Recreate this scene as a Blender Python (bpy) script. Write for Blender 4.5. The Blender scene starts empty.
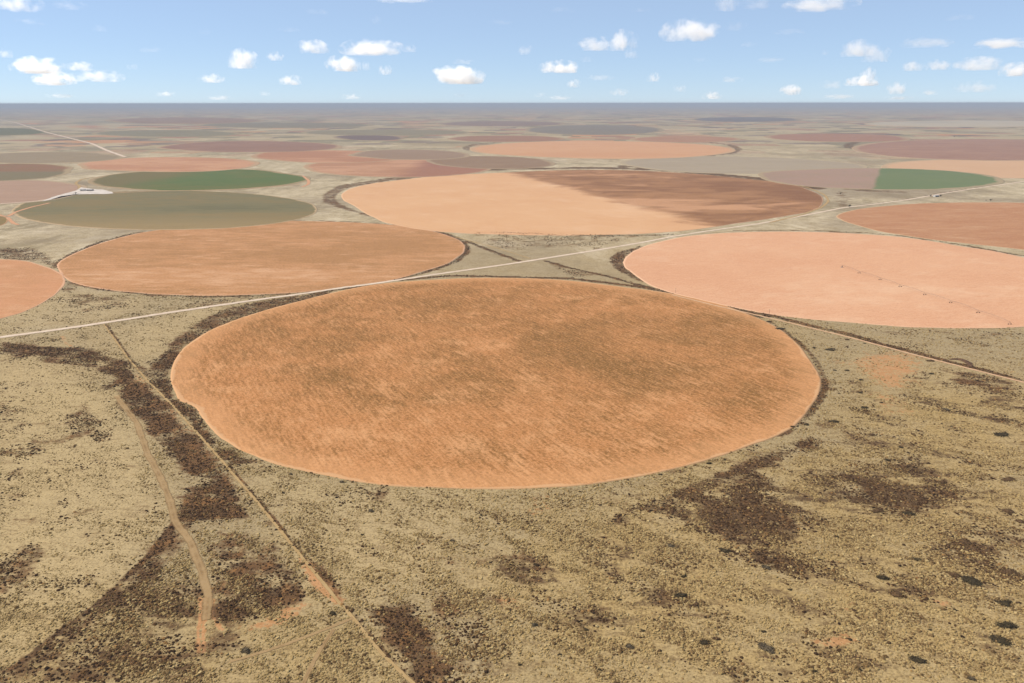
import bpy, bmesh, math, random
import numpy as np
from mathutils import Vector, Matrix, noise as mnoise

# ------------------------------------------------------------------ scene
S = bpy.context.scene
COL = S.collection
CAM_H = 305.0
RND = random.Random(7)
NPR = np.random.default_rng(7)

FIELDS = [{'name':'crop_field','label':'largest round field,rust brown stubble with faint diagonal rows,filling the middle of the foreground','c':(-25.0,973.7),'d':974,'pts':[(-373.7,-130.8),(-365.9,-146.6),(-357.9,-161.7),(-350.5,-175.0),(-345.9,-183.2),(-341.5,-190.7),(-337.0,-197.4),(-332.1,-203.6),(-326.8,-208.3),(-321.0,-212.3),(-315.3,-216.3),(-310.2,-220.8),(-306.0,-226.1),(-302.2,-231.8),(-298.7,-237.8),(-294.9,-243.9),(-290.6,-250.8),(-286.2,-258.0),(-281.7,-265.2),(-277.1,-272.1),(-272.4,-278.3),(-267.5,-284.3),(-262.5,-290.2),(-257.4,-296.0),(-252.3,-301.8),(-247.1,-307.5),(-241.8,-313.1),(-236.1,-318.6),(-229.8,-324.2),(-223.2,-329.7),(-216.4,-334.9),(-209.7,-339.9),(-203.5,-344.3),(-197.4,-348.5),(-191.2,-352.4),(-185.0,-356.1),(-179.0,-359.3),(-173.0,-362.1),(-166.8,-364.9),(-160.1,-367.8),(-151.1,-371.8),(-141.3,-376.0),(-131.3,-380.0),(-121.5,-383.8),(-112.6,-387.0),(-103.8,-390.0),(-94.8,-392.7),(-85.6,-395.0),(-75.4,-396.8),(-64.8,-398.1),(-54.1,-399.1),(-43.3,-400.0),(-31.9,-400.9),(-20.5,-401.7),(-8.9,-402.4),(2.5,-402.7),(14.0,-402.7),(25.4,-402.4),(36.9,-401.8),(48.1,-401.0),(58.8,-400.2),(69.2,-399.2),(79.9,-397.7),(91.0,-395.3),(106.3,-390.9),(122.6,-385.0),(138.8,-378.6),(153.9,-372.3),(165.4,-367.4),(176.2,-362.6),(186.6,-357.5),(196.8,-352.0),(206.7,-345.9),(216.4,-339.4),(225.8,-332.7),(235.3,-326.2),(244.8,-320.2),(254.3,-314.3),(263.7,-308.3),(272.7,-301.9),(281.2,-295.4),(289.3,-288.7),(297.3,-281.4),(305.4,-272.8),(316.9,-258.1),(328.6,-240.8),(339.8,-223.0),(349.5,-206.9),(355.7,-196.5),(361.1,-186.8),(365.9,-177.4),(370.5,-167.6),(374.7,-158.0),(378.5,-148.4),(381.9,-138.5),(385.1,-128.1),(388.4,-115.3),(391.3,-101.8),(393.9,-87.8),(396.2,-73.4),(398.5,-56.5),(400.5,-38.9),(402.2,-21.0),(403.3,-3.2),(404.3,14.6),(404.9,32.6),(404.8,50.3),(403.6,67.6),(401.4,82.9),(398.3,97.6),(394.4,112.4),(389.6,128.0),(382.4,149.4),(373.9,172.2),(364.0,194.8),(352.4,215.6),(339.6,233.4),(325.2,250.0),(309.6,265.5),(293.4,280.0),(276.5,293.1),(258.8,305.1),(240.3,316.4),(221.3,327.9),(200.1,341.2),(178.0,354.8),(155.6,367.5),(133.0,377.9),(112.3,385.3),(91.5,391.1),(70.4,395.6),(48.9,399.0),(25.6,401.4),(1.7,402.7),(-22.3,402.6),(-46.1,401.1),(-70.1,397.9),(-94.2,393.3),(-117.8,387.5),(-140.7,380.8),(-161.6,374.1),(-182.0,366.8),(-201.5,358.2),(-219.6,347.6),(-236.0,334.2),(-251.0,318.5),(-265.0,302.0),(-278.0,285.9),(-288.8,272.3),(-298.7,258.7),(-308.1,245.1),(-317.5,231.3),(-327.3,217.5),(-337.0,203.5),(-346.4,189.4),(-355.3,174.9),(-363.6,159.7),(-371.6,144.0),(-378.9,128.1),(-385.3,112.2),(-390.7,96.9),(-395.4,81.5),(-399.3,66.1),(-402.2,50.6),(-403.9,35.5),(-404.8,20.3),(-404.9,5.3),(-404.3,-9.3),(-403.2,-22.0),(-401.5,-34.4),(-399.3,-46.7),(-396.7,-59.2),(-393.4,-73.0),(-389.7,-87.1),(-385.4,-101.2),(-380.3,-115.3)],'cols':[(0.302,0.134,0.05),(0.135,0.067,0.02),(0.417,0.216,0.098),(0.378,0.216,0.108)],'stripe':(-61.4,4.6,0.34),'patch':(75,0.95),'edge':4,'seed':1,'blots':[(-101,1211,97,80,-0.31),(65,999,68,75,-0.43),(109,897,62,54,-0.56),(151,816,45,49,-0.37),(293,1037,112,100,-0.25),(247,816,68,81,-0.19),(-44,861,42,50,-0.43),(-221,968,53,44,-0.31),(-210,834,35,40,-0.25),(-299,1039,85,50,-0.19),(-29,967,29,35,0.81),(-171,946,39,42,0.43),(-178,692,68,61,0.31),(-87,668,76,45,0.31),(82,656,56,33,0.37),(186,703,30,25,0.31),(-298,771,54,119,0.31),(-11,602,130,23,0.31),(170,770,37,47,0.5),(20,785,33,61,0.25),(159,1210,65,53,0.19)]},
{'name':'crop_field','label':'round tan orange field directly behind the big rust brown field on the left,past the white road','c':(-520.8,1665.2),'d':1745,'pts':[(-410.0,-53.3),(-406.4,-78.0),(-402.0,-102.5),(-396.2,-126.1),(-388.9,-148.3),(-380.3,-167.2),(-370.1,-185.0),(-359.0,-202.1),(-347.6,-218.5),(-336.4,-234.5),(-326.7,-248.7),(-317.0,-262.6),(-307.2,-276.0),(-297.1,-288.6),(-286.7,-300.5),(-277.0,-310.3),(-267.0,-319.6),(-256.8,-328.3),(-246.5,-336.4),(-236.2,-344.0),(-226.9,-350.4),(-217.7,-356.2),(-208.4,-361.6),(-199.0,-366.8),(-189.3,-371.7),(-179.1,-376.5),(-168.7,-381.0),(-158.1,-385.3),(-147.4,-389.3),(-136.8,-393.3),(-126.3,-397.3),(-116.0,-401.2),(-105.5,-404.9),(-94.5,-408.3),(-82.8,-411.5),(-66.5,-415.1),(-48.8,-418.4),(-30.5,-421.1),(-12.1,-423.2),(5.6,-424.4),(21.5,-424.7),(37.2,-424.2),(52.7,-423.1),(68.3,-421.4),(84.1,-419.2),(101.4,-416.3),(119.1,-412.9),(136.7,-408.9),(154.0,-404.0),(170.4,-398.3),(184.9,-392.0),(198.9,-385.0),(212.3,-377.2),(225.6,-368.9),(238.9,-360.0),(253.4,-349.8),(268.1,-339.0),(282.5,-327.5),(296.1,-315.3),(308.5,-302.3),(319.4,-288.7),(329.1,-274.1),(338.2,-259.0),(346.8,-243.8),(355.3,-228.7),(363.7,-214.6),(371.9,-200.4),(379.9,-186.2),(387.1,-171.9),(393.4,-157.3),(398.6,-143.1),(403.0,-128.8),(406.7,-114.3),(409.9,-99.5),(412.7,-84.2),(415.3,-66.5),(417.3,-48.1),(418.7,-29.3),(419.2,-10.5),(418.8,8.0),(417.4,26.2),(415.1,44.4),(412.0,62.4),(408.0,80.2),(403.3,97.6),(397.8,114.1),(391.5,130.3),(384.5,146.2),(376.8,161.9),(368.6,177.6),(359.3,194.2),(349.4,210.7),(338.7,227.1),(327.4,243.1),(315.3,258.6),(301.6,274.7),(287.0,290.7),(271.7,306.2),(256.0,320.5),(240.0,333.1),(225.7,342.7),(211.1,351.1),(196.3,358.5),(181.2,365.3),(165.9,371.8),(150.6,377.8),(135.3,383.2),(119.7,388.2),(103.5,392.8),(86.6,397.3),(65.4,402.7),(43.2,408.0),(20.2,412.9),(-3.1,417.0),(-26.4,420.1),(-51.1,422.4),(-76.7,424.1),(-102.2,424.7),(-126.8,423.8),(-149.8,420.9),(-167.8,416.6),(-184.8,411.0),(-201.1,404.2),(-216.9,396.6),(-232.3,388.7),(-247.1,380.5),(-261.5,371.6),(-275.5,362.1),(-289.0,352.2),(-302.1,341.8),(-314.8,331.1),(-327.2,320.0),(-339.1,308.4),(-350.4,296.3),(-360.8,283.8),(-370.3,271.2),(-379.2,258.5),(-387.3,245.1),(-394.6,230.8),(-400.9,215.1),(-407.2,192.4),(-411.8,167.1),(-415.1,140.4),(-417.2,113.5),(-418.7,87.7),(-419.2,64.0),(-418.9,40.6),(-417.7,17.4),(-415.7,-5.8),(-413.1,-29.1)],'cols':[(0.315,0.157,0.07),(0.171,0.087,0.029),(0.405,0.234,0.13),(0.389,0.222,0.13)],'stripe':(-3,14,0.2),'patch':(110,0.5),'edge':4,'seed':2,'squash':(1.0,0.45),'blots':[(-446,1599,127,90,-0.6),(-252,1718,113,103,-0.6),(-789,1659,131,72,-0.3),(-488,1402,149,70,0.6),(-712,1403,75,52,0.6),(-441,1856,146,59,-0.3)]},
{'name':'crop_field','label':'wide field with bare pale tan soil at left and a dark brown wedge at right','c':(239.8,2806.2),'d':2816,'pts':[(-834.0,-199.0),(-827.3,-224.9),(-819.8,-250.3),(-811.6,-275.2),(-803.0,-299.5),(-793.9,-323.3),(-785.1,-344.6),(-775.8,-365.1),(-766.1,-385.1),(-755.9,-405.1),(-745.2,-425.5),(-733.8,-446.7),(-719.6,-473.2),(-704.5,-500.9),(-688.6,-529.1),(-672.1,-557.3),(-655.2,-584.9),(-638.1,-611.3),(-621.7,-635.4),(-605.0,-659.2),(-588.0,-682.3),(-570.4,-704.8),(-552.1,-726.2),(-532.9,-746.3),(-513.2,-764.9),(-492.3,-782.9),(-470.7,-800.0),(-449.0,-815.8),(-427.6,-830.0),(-407.2,-842.1),(-392.3,-849.7),(-377.9,-855.9),(-363.6,-861.2),(-349.4,-865.8),(-335.0,-870.3),(-320.2,-875.1),(-303.8,-880.4),(-287.0,-885.6),(-270.0,-890.5),(-253.0,-895.3),(-236.1,-899.8),(-219.7,-904.1),(-205.1,-907.8),(-190.7,-911.2),(-176.6,-914.5),(-162.5,-917.5),(-148.3,-920.4),(-133.8,-923.1),(-118.8,-925.7),(-103.7,-928.2),(-88.6,-930.4),(-73.3,-932.5),(-57.6,-934.3),(-41.6,-935.8),(-23.4,-937.4),(-4.9,-939.1),(14.1,-940.5),(33.3,-941.2),(52.8,-941.0),(72.6,-939.5),(96.0,-936.3),(120.3,-931.8),(145.0,-926.2),(169.4,-919.3),(193.1,-911.3),(215.3,-902.2),(234.4,-892.5),(252.3,-881.6),(269.4,-869.8),(286.4,-857.1),(303.7,-843.9),(321.8,-830.2),(344.9,-812.9),(369.1,-794.1),(393.8,-774.5),(418.3,-754.6),(442.0,-735.1),(464.1,-716.4),(481.3,-701.7),(497.5,-687.6),(513.1,-673.7),(528.5,-659.7),(543.9,-645.3),(559.7,-630.0),(577.9,-612.5),(596.4,-594.8),(615.0,-576.5),(633.4,-557.3),(651.4,-536.7),(668.7,-514.4),(689.2,-484.4),(709.5,-451.4),(729.2,-416.4),(747.8,-380.5),(765.0,-344.7),(780.4,-310.0),(792.6,-279.5),(803.7,-249.2),(813.6,-218.9),(822.3,-188.6),(829.9,-158.4),(836.5,-128.0),(841.6,-98.8),(845.4,-69.7),(848.2,-40.5),(850.3,-11.2),(851.9,18.1),(853.4,47.5),(855.1,77.6),(857.1,107.9),(858.5,138.4),(858.9,168.6),(857.7,198.5),(854.0,227.7),(848.1,255.5),(840.3,282.9),(830.9,309.8),(820.1,336.5),(808.4,362.9),(796.0,389.2),(781.7,416.6),(765.7,443.8),(748.7,470.8),(731.1,497.5),(713.5,523.9),(696.4,549.9),(680.9,574.3),(666.0,598.5),(651.0,622.4),(635.5,645.8),(618.9,668.9),(600.7,691.3),(579.5,714.9),(556.8,738.2),(533.0,761.0),(508.0,783.0),(482.2,803.9),(455.7,823.5),(427.6,842.8),(398.2,861.5),(368.0,879.1),(337.0,895.1),(305.7,908.9),(274.2,920.0),(243.6,928.3),(212.4,934.5),(180.8,938.7),(149.0,940.9),(117.3,941.2),(85.8,939.5),(53.3,935.2),(20.5,928.2),(-12.2,919.2),(-44.6,908.6),(-76.3,897.1),(-107.2,885.1),(-135.9,872.7),(-164.0,858.8),(-191.6,844.0),(-218.6,828.9),(-245.1,813.9),(-271.3,799.7),(-294.6,787.5),(-317.5,775.6),(-340.0,763.9),(-362.2,752.1),(-384.2,740.2),(-406.0,728.1),(-427.0,716.4),(-447.8,705.0),(-468.3,693.4),(-488.7,681.3),(-508.8,668.4),(-528.7,654.2),(-550.4,637.0),(-572.1,618.5),(-593.5,598.9),(-614.5,578.6),(-634.6,557.8),(-653.8,536.7),(-671.5,515.7),(-688.4,493.8),(-704.6,471.5),(-720.1,449.1),(-734.9,426.8),(-749.0,405.1),(-760.9,386.6),(-772.3,368.5),(-783.2,350.5),(-793.4,332.4),(-802.8,314.0),(-811.5,294.9),(-819.3,274.9),(-826.4,254.7),(-832.7,234.0),(-838.3,212.9),(-843.2,191.4),(-847.4,169.4),(-851.4,144.6),(-854.5,119.2),(-856.7,93.2),(-858.2,66.8),(-858.9,40.1),(-858.9,13.0),(-858.0,-17.3),(-856.2,-48.5),(-853.5,-80.2),(-849.8,-111.8),(-845.3,-142.7),(-839.9,-172.5)],'cols':[(0.403,0.235,0.124),(0.341,0.169,0.079),(0.429,0.266,0.155),(0.379,0.229,0.132)],'stripe':(-50,22,0.06),'patch':(220,0.3),'edge':5,'seed':3,'wedge':1,'blots':[(437,2449,189,126,1.1),(624,2374,138,95,1.0),(376,2263,117,87,0.6),(327,3503,223,111,0.8),(188,3043,117,154,0.5),(989,2664,103,239,-0.8),(811,3037,310,192,-0.6),(478,2064,107,73,-0.7)]},
{'name':'crop_field','label':'bare pale peach round field at the right edge crossed by a sprinkler arm','c':(645.0,1472.5),'d':1608,'pts':[(-420.1,-52.6),(-417.9,-73.9),(-415.1,-96.0),(-411.8,-117.8),(-408.0,-138.1),(-403.8,-155.7),(-400.6,-166.0),(-397.2,-175.4),(-393.6,-184.2),(-389.8,-192.4),(-385.7,-200.3),(-381.3,-208.1),(-377.1,-215.0),(-372.7,-221.3),(-368.1,-227.4),(-363.3,-233.5),(-358.2,-239.9),(-352.7,-246.7),(-344.5,-256.9),(-335.5,-268.1),(-326.0,-279.6),(-316.2,-291.2),(-306.5,-302.2),(-297.3,-312.2),(-290.0,-319.7),(-283.0,-326.9),(-276.0,-333.7),(-269.0,-340.1),(-261.7,-346.3),(-254.1,-352.2),(-246.1,-357.8),(-237.8,-363.1),(-229.3,-368.1),(-220.6,-372.8),(-211.7,-377.3),(-202.7,-381.6),(-193.0,-385.8),(-183.1,-389.6),(-172.9,-393.2),(-162.6,-396.6),(-152.1,-400.0),(-141.3,-403.3),(-129.1,-407.2),(-116.4,-411.2),(-103.4,-415.1),(-90.5,-418.7),(-77.8,-421.9),(-65.7,-424.4),(-56.2,-425.9),(-47.1,-426.9),(-38.2,-427.7),(-29.3,-428.2),(-20.2,-428.5),(-10.7,-428.6),(0.8,-428.7),(12.7,-428.6),(24.9,-428.3),(37.3,-427.6),(49.9,-426.5),(62.5,-424.8),(76.5,-422.4),(90.7,-419.6),(105.1,-416.1),(119.6,-412.1),(134.3,-407.3),(149.2,-401.7),(167.4,-394.0),(186.2,-385.2),(205.3,-375.3),(224.1,-364.5),(242.3,-353.0),(259.4,-340.8),(275.4,-327.9),(290.9,-314.2),(305.8,-299.7),(319.9,-284.6),(333.1,-269.0),(345.4,-253.0),(356.4,-237.2),(366.5,-220.9),(375.9,-204.1),(384.4,-186.9),(392.2,-169.4),(399.1,-151.5),(405.4,-132.6),(411.0,-113.2),(415.7,-93.4),(419.5,-73.3),(422.2,-53.1),(423.7,-32.8),(423.7,-11.1),(422.2,11.4),(419.5,34.1),(416.1,56.3),(412.3,77.5),(408.5,97.0),(405.8,110.7),(403.0,123.7),(400.0,136.1),(396.6,147.9),(392.7,159.4),(388.1,170.5),(383.1,180.4),(377.3,189.5),(371.1,198.4),(364.8,207.2),(358.6,216.1),(352.8,225.5),(347.3,236.0),(342.2,247.0),(337.3,258.2),(332.3,269.4),(326.9,280.3),(321.0,290.7),(314.7,300.7),(308.3,310.5),(301.6,320.1),(294.4,329.4),(286.5,338.2),(277.9,346.5),(267.1,355.2),(255.3,363.4),(242.7,371.0),(229.5,378.2),(216.1,384.8),(202.6,390.9),(188.8,396.6),(174.7,401.6),(160.3,406.2),(145.6,410.3),(130.6,413.9),(115.3,417.2),(98.1,420.5),(80.4,423.4),(62.3,425.7),(44.1,427.5),(25.9,428.5),(8.0,428.7),(-9.3,428.1),(-26.6,426.7),(-43.8,424.6),(-61.0,421.8),(-78.3,418.3),(-95.9,413.9),(-115.8,408.5),(-136.2,402.4),(-156.8,395.4),(-177.2,387.2),(-197.4,377.3),(-217.0,365.4),(-240.6,347.6),(-264.5,326.2),(-287.9,302.5),(-310.2,277.6),(-330.3,252.9),(-347.7,229.4),(-359.1,211.9),(-368.9,194.3),(-377.6,176.8),(-385.2,159.4),(-392.1,142.3),(-398.6,125.4),(-403.8,111.1),(-408.6,97.0),(-412.8,83.0),(-416.4,69.2),(-419.3,55.4),(-421.6,41.7),(-422.9,29.3),(-423.6,17.2),(-423.7,5.2),(-423.3,-7.1),(-422.6,-19.8),(-421.7,-33.3)],'cols':[(0.417,0.23,0.132),(0.373,0.184,0.1),(0.455,0.283,0.175),(0.438,0.263,0.165)],'stripe':(20,16,0.08),'patch':(160,0.45),'edge':4,'seed':4,'blots':[(331,1399,111,70,-0.9),(498,1520,120,51,-0.5),(662,1277,136,59,0.5),(531,1208,97,40,0.4)]},
{'name':'crop_field','label':'orange round field cut off by the left edge of the picture beside the tan orange one','c':(-984.3,1306.9),'d':1636,'pts':[(-198.3,24.2),(-185.1,0.0),(-170.1,-24.1),(-153.6,-47.8),(-136.1,-70.6),(-118.0,-92.2),(-98.6,-113.0),(-77.5,-133.4),(-55.5,-152.8),(-32.8,-171.1),(-10.2,-187.7),(12.0,-202.4),(30.7,-213.6),(49.8,-223.9),(68.9,-233.2),(87.7,-241.0),(105.8,-247.0),(123.0,-251.0),(135.5,-252.7),(147.8,-253.6),(159.8,-253.4),(171.2,-252.1),(181.7,-249.7),(191.2,-246.1),(198.4,-241.7),(205.0,-236.1),(211.0,-229.6),(216.3,-222.6),(221.0,-215.5),(224.9,-208.7),(227.4,-203.3),(229.4,-197.9),(230.9,-192.4),(232.0,-186.7),(232.9,-180.8),(233.7,-174.7),(234.5,-166.7),(234.9,-158.2),(235.1,-149.4),(234.9,-140.4),(234.5,-131.5),(233.8,-122.9),(232.9,-114.5),(231.6,-106.2),(230.1,-98.0),(228.4,-89.8),(226.5,-81.6),(224.6,-73.3),(222.5,-65.0),(220.2,-56.7),(217.9,-48.5),(215.3,-40.2),(212.6,-31.9),(209.8,-23.5),(206.7,-14.6),(203.5,-5.6),(200.1,3.4),(196.5,12.4),(192.6,21.4),(188.5,30.2),(184.0,39.3),(179.2,48.4),(174.2,57.4),(168.9,66.3),(163.2,75.2),(157.1,84.1),(149.8,93.9),(141.9,103.8),(133.6,113.6),(125.0,123.4),(116.1,132.9),(107.1,142.2),(97.7,151.5),(88.0,160.7),(78.1,169.7),(68.0,178.5),(57.7,187.0),(47.2,195.2),(36.5,203.2),(25.5,211.4),(14.3,219.2),(3.0,226.5),(-8.0,232.9),(-18.8,238.2),(-27.0,241.4),(-34.9,243.9),(-42.7,245.9),(-50.6,247.5),(-58.7,248.8),(-67.1,250.0),(-77.2,251.3),(-87.8,252.4),(-98.7,253.2),(-109.5,253.6),(-120.2,253.3),(-130.4,252.4),(-139.3,251.2),(-148.1,249.7),(-156.6,247.8),(-165.0,245.1),(-173.1,241.6),(-181.0,236.9),(-191.1,229.4),(-201.6,220.3),(-211.7,209.7),(-220.8,198.0),(-228.0,185.4),(-232.8,172.2),(-235.1,154.3),(-234.0,134.4),(-230.2,113.1),(-224.4,91.1),(-217.1,69.3),(-209.0,48.1)],'cols':[(0.35,0.169,0.083),(0.261,0.137,0.059),(0.397,0.222,0.122),(0.397,0.233,0.139)],'stripe':(-5,14,0.15),'patch':(110,0.4),'edge':4,'seed':5},
{'name':'crop_field','label':'round olive grey field at left between the dark green field and the tan orange field','c':(-1073.0,2397.3),'d':2627,'pts':[(482.1,-45.3),(471.8,-15.0),(459.2,15.8),(444.5,46.8),(427.5,78.0),(408.2,109.2),(386.8,140.3),(363.1,171.0),(337.4,201.2),(309.6,230.7),(279.8,259.3),(248.3,286.8),(215.0,312.9),(180.2,337.5),(144.2,360.4),(106.9,381.4),(68.8,400.3),(30.1,416.8),(-9.0,431.0),(-48.3,442.5),(-87.4,451.4),(-126.0,457.5),(-163.9,460.8),(-200.8,461.2),(-236.5,458.8),(-270.7,453.5),(-303.0,445.4),(-333.5,434.6),(-361.7,421.2),(-387.7,405.3),(-411.2,387.1),(-432.0,366.7),(-450.3,344.4),(-465.8,320.2),(-478.5,294.5),(-488.5,267.4),(-495.7,239.1),(-500.3,209.8),(-502.2,179.8),(-501.5,149.2),(-498.4,118.2),(-492.8,87.1),(-485.1,55.8),(-475.1,24.7),(-463.2,-6.1),(-449.4,-36.5),(-433.8,-66.4),(-416.6,-95.7),(-397.9,-124.2),(-377.9,-151.9),(-356.6,-178.7),(-334.2,-204.5),(-310.8,-229.2),(-286.5,-252.9),(-261.4,-275.4),(-235.7,-296.7),(-209.4,-316.8),(-182.7,-335.7),(-155.5,-353.3),(-128.1,-369.6),(-100.5,-384.6),(-72.7,-398.3),(-44.9,-410.7),(-17.1,-421.7),(10.7,-431.4),(38.2,-439.7),(65.6,-446.7),(92.7,-452.3),(119.4,-456.6),(145.7,-459.5),(171.6,-461.1),(197.0,-461.2),(221.7,-460.1),(245.9,-457.6),(269.4,-453.7),(292.1,-448.5),(314.0,-441.9),(335.0,-433.9),(355.1,-424.6),(374.3,-414.0),(392.3,-402.0),(409.3,-388.7),(425.1,-374.1),(439.6,-358.2),(452.8,-340.9),(464.6,-322.4),(474.9,-302.7),(483.7,-281.7),(490.9,-259.5),(496.4,-236.2),(500.2,-211.8),(502.1,-186.3),(502.2,-159.8),(500.2,-132.3),(496.3,-104.0),(490.3,-75.0)],'cols':[(0.12,0.103,0.053),(0.152,0.107,0.047),(0.089,0.081,0.042),(0.297,0.211,0.12)],'stripe':(0,30,0.12),'patch':(170,0.7),'edge':9,'seed':6,'blots':[(-861,2362,184,71,1.2),(-1057,2074,162,55,0.8),(-715,2187,114,61,-0.8),(-1388,2490,129,78,-0.8)],'squash':(1.0,0.3),'grad':(0,-1,0.1,0.95,(172,148,108))},
{'name':'crop_field','label':'dark green round field at left,turning olive towards its left end,near the white gravel yard','c':(-1331.0,3334.5),'d':3590,'pts':[(449.2,25.5),(432.5,69.7),(412.1,113.8),(388.0,157.5),(360.3,200.4),(329.2,242.1),(294.7,282.1),(257.1,319.9),(216.8,355.0),(174.1,387.2),(129.4,415.8),(83.0,440.6),(35.6,461.1),(-12.4,477.1),(-60.5,488.4),(-108.0,494.7),(-154.5,496.0),(-199.4,492.2),(-242.2,483.5),(-282.5,469.9),(-319.7,451.6),(-353.6,429.0),(-383.8,402.3),(-410.1,371.9),(-432.2,338.2),(-450.1,301.7),(-463.7,262.8),(-473.1,221.9),(-478.1,179.6),(-479.0,136.2),(-475.9,92.3),(-469.0,48.1),(-458.4,4.1),(-444.5,-39.4),(-427.3,-82.1),(-407.2,-123.6),(-384.4,-163.7),(-359.2,-202.1),(-331.9,-238.8),(-302.6,-273.4),(-271.7,-305.9),(-239.3,-336.1),(-205.7,-363.9),(-171.1,-389.3),(-135.8,-412.0),(-99.9,-432.1),(-63.6,-449.5),(-27.1,-464.2),(9.3,-476.2),(45.6,-485.3),(81.5,-491.7),(116.8,-495.2),(151.5,-496.0),(185.4,-493.9),(218.2,-489.0),(249.8,-481.2),(280.1,-470.7),(308.9,-457.4),(336.0,-441.4),(361.3,-422.6),(384.6,-401.2),(405.8,-377.2),(424.6,-350.7),(440.8,-321.7),(454.5,-290.3),(465.3,-256.8),(473.0,-221.1),(477.7,-183.6),(479.0,-144.3),(477.0,-103.4),(471.4,-61.4),(462.1,-18.3)],'cols':[(0.065,0.09,0.028),(0.115,0.09,0.031),(0.046,0.078,0.024),(0.233,0.165,0.092)],'stripe':(0,30,0.1),'patch':(250,0.5),'edge':27.617639769279414,'seed':7,'grad':(-1,0,0.05,0.55,(128,116,80))},
{'name':'crop_field','label':'reddish brown field behind the pale peach round field,cut by the right edge of the picture','c':(1324.5,2048.0),'d':2439,'pts':[(-421.8,-68.6),(-420.3,-89.1),(-418.3,-109.4),(-415.3,-128.9),(-410.9,-146.8),(-405.8,-160.1),(-399.8,-172.3),(-393.0,-183.9),(-385.8,-195.4),(-378.5,-207.4),(-370.0,-221.5),(-361.2,-235.9),(-351.9,-250.4),(-342.2,-264.6),(-331.9,-278.1),(-321.1,-290.7),(-309.5,-302.6),(-297.6,-314.2),(-285.6,-325.8),(-273.8,-337.6),(-261.3,-350.2),(-248.0,-363.1),(-235.1,-375.9),(-223.6,-388.2),(-214.4,-399.4),(-210.8,-406.1),(-208.6,-412.7),(-206.6,-419.0),(-203.8,-424.4),(-198.9,-428.7),(-184.0,-433.5),(-163.3,-435.1),(-139.1,-433.7),(-113.5,-429.7),(-88.7,-423.5),(-54.4,-410.3),(-18.3,-391.5),(18.9,-368.3),(56.2,-342.0),(92.5,-313.9),(135.9,-276.7),(180.2,-234.5),(223.5,-189.0),(264.0,-142.1),(300.0,-95.4),(329.5,-53.3),(357.3,-10.1),(381.8,33.6),(401.8,77.6),(415.9,121.5),(424.0,162.0),(428.6,204.1),(428.9,245.5),(424.3,284.1),(413.9,317.8),(399.5,343.2),(380.5,366.2),(357.9,386.5),(332.7,403.6),(305.9,417.3),(271.4,428.0),(232.6,433.5),(191.3,435.1),(149.9,434.1),(110.2,431.8),(73.5,428.3),(36.9,422.6),(0.8,415.0),(-34.3,405.7),(-68.1,394.9),(-98.6,383.2),(-128.2,369.8),(-156.8,355.0),(-184.5,339.2),(-211.2,322.7),(-236.0,306.2),(-260.0,288.9),(-283.1,270.7),(-305.2,251.8),(-326.0,232.1),(-345.4,212.3),(-364.5,191.6),(-382.1,170.3),(-397.5,148.8),(-409.5,127.4),(-416.5,110.1),(-421.4,92.8),(-424.6,75.4),(-426.8,58.0),(-428.3,40.4),(-428.9,22.8),(-428.3,5.1),(-426.9,-12.7),(-425.1,-30.7),(-423.3,-48.8)],'cols':[(0.289,0.145,0.074),(0.244,0.107,0.051),(0.346,0.206,0.116),(0.317,0.2,0.112)],'stripe':(10,30,0.1),'patch':(150,0.6),'edge':5,'seed':8,'squash':(1.0,0.4)},
{'name':'crop_field','label':'field split in two at right,dull pink stubble on its left half and green crop on its right half','c':(1566.9,3350.6),'d':3699,'pts':[(467.1,-112.0),(487.3,-69.4),(504.0,-25.7),(517.1,18.7),(526.3,63.6),(531.3,108.5),(531.9,153.1),(528.0,196.9),(519.4,239.6),(506.1,280.6),(488.1,319.4),(465.3,355.7),(437.8,388.9),(405.9,418.6),(369.8,444.5),(329.8,466.0),(286.3,483.0),(239.7,495.2),(190.6,502.4),(139.5,504.4),(86.9,501.3),(33.6,493.1),(-20.0,479.9),(-73.1,461.9),(-125.3,439.5),(-175.9,412.8),(-224.4,382.3),(-270.3,348.4),(-313.3,311.6),(-353.0,272.2),(-389.0,230.9),(-421.3,188.0),(-449.5,143.9),(-473.6,99.2),(-493.5,54.3),(-509.3,9.5),(-520.9,-34.8),(-528.4,-78.3),(-531.9,-120.6),(-531.5,-161.6),(-527.4,-200.9),(-519.8,-238.4),(-508.7,-273.9),(-494.4,-307.2),(-477.1,-338.1),(-457.0,-366.7),(-434.2,-392.7),(-408.9,-416.2),(-381.4,-436.9),(-351.8,-455.0),(-320.3,-470.3),(-287.1,-482.8),(-252.4,-492.4),(-216.3,-499.3),(-179.1,-503.3),(-140.9,-504.4),(-101.9,-502.7),(-62.2,-498.1),(-22.1,-490.7),(18.2,-480.4),(58.5,-467.3),(98.8,-451.5),(138.7,-432.9),(178.0,-411.5),(216.5,-387.6),(254.0,-361.0),(290.3,-331.9),(325.0,-300.5),(358.1,-266.7),(389.0,-230.8),(417.7,-192.9),(443.9,-153.3)],'cols':[(0.092,0.115,0.051),(0.115,0.125,0.058),(0.081,0.105,0.049),(0.233,0.175,0.105)],'stripe':(0,30,0.05),'patch':(260,0.4),'edge':28.452691804028692,'seed':41,'grad':(-0.9,0.44,-0.02,0.02,(182,150,136))},
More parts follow.
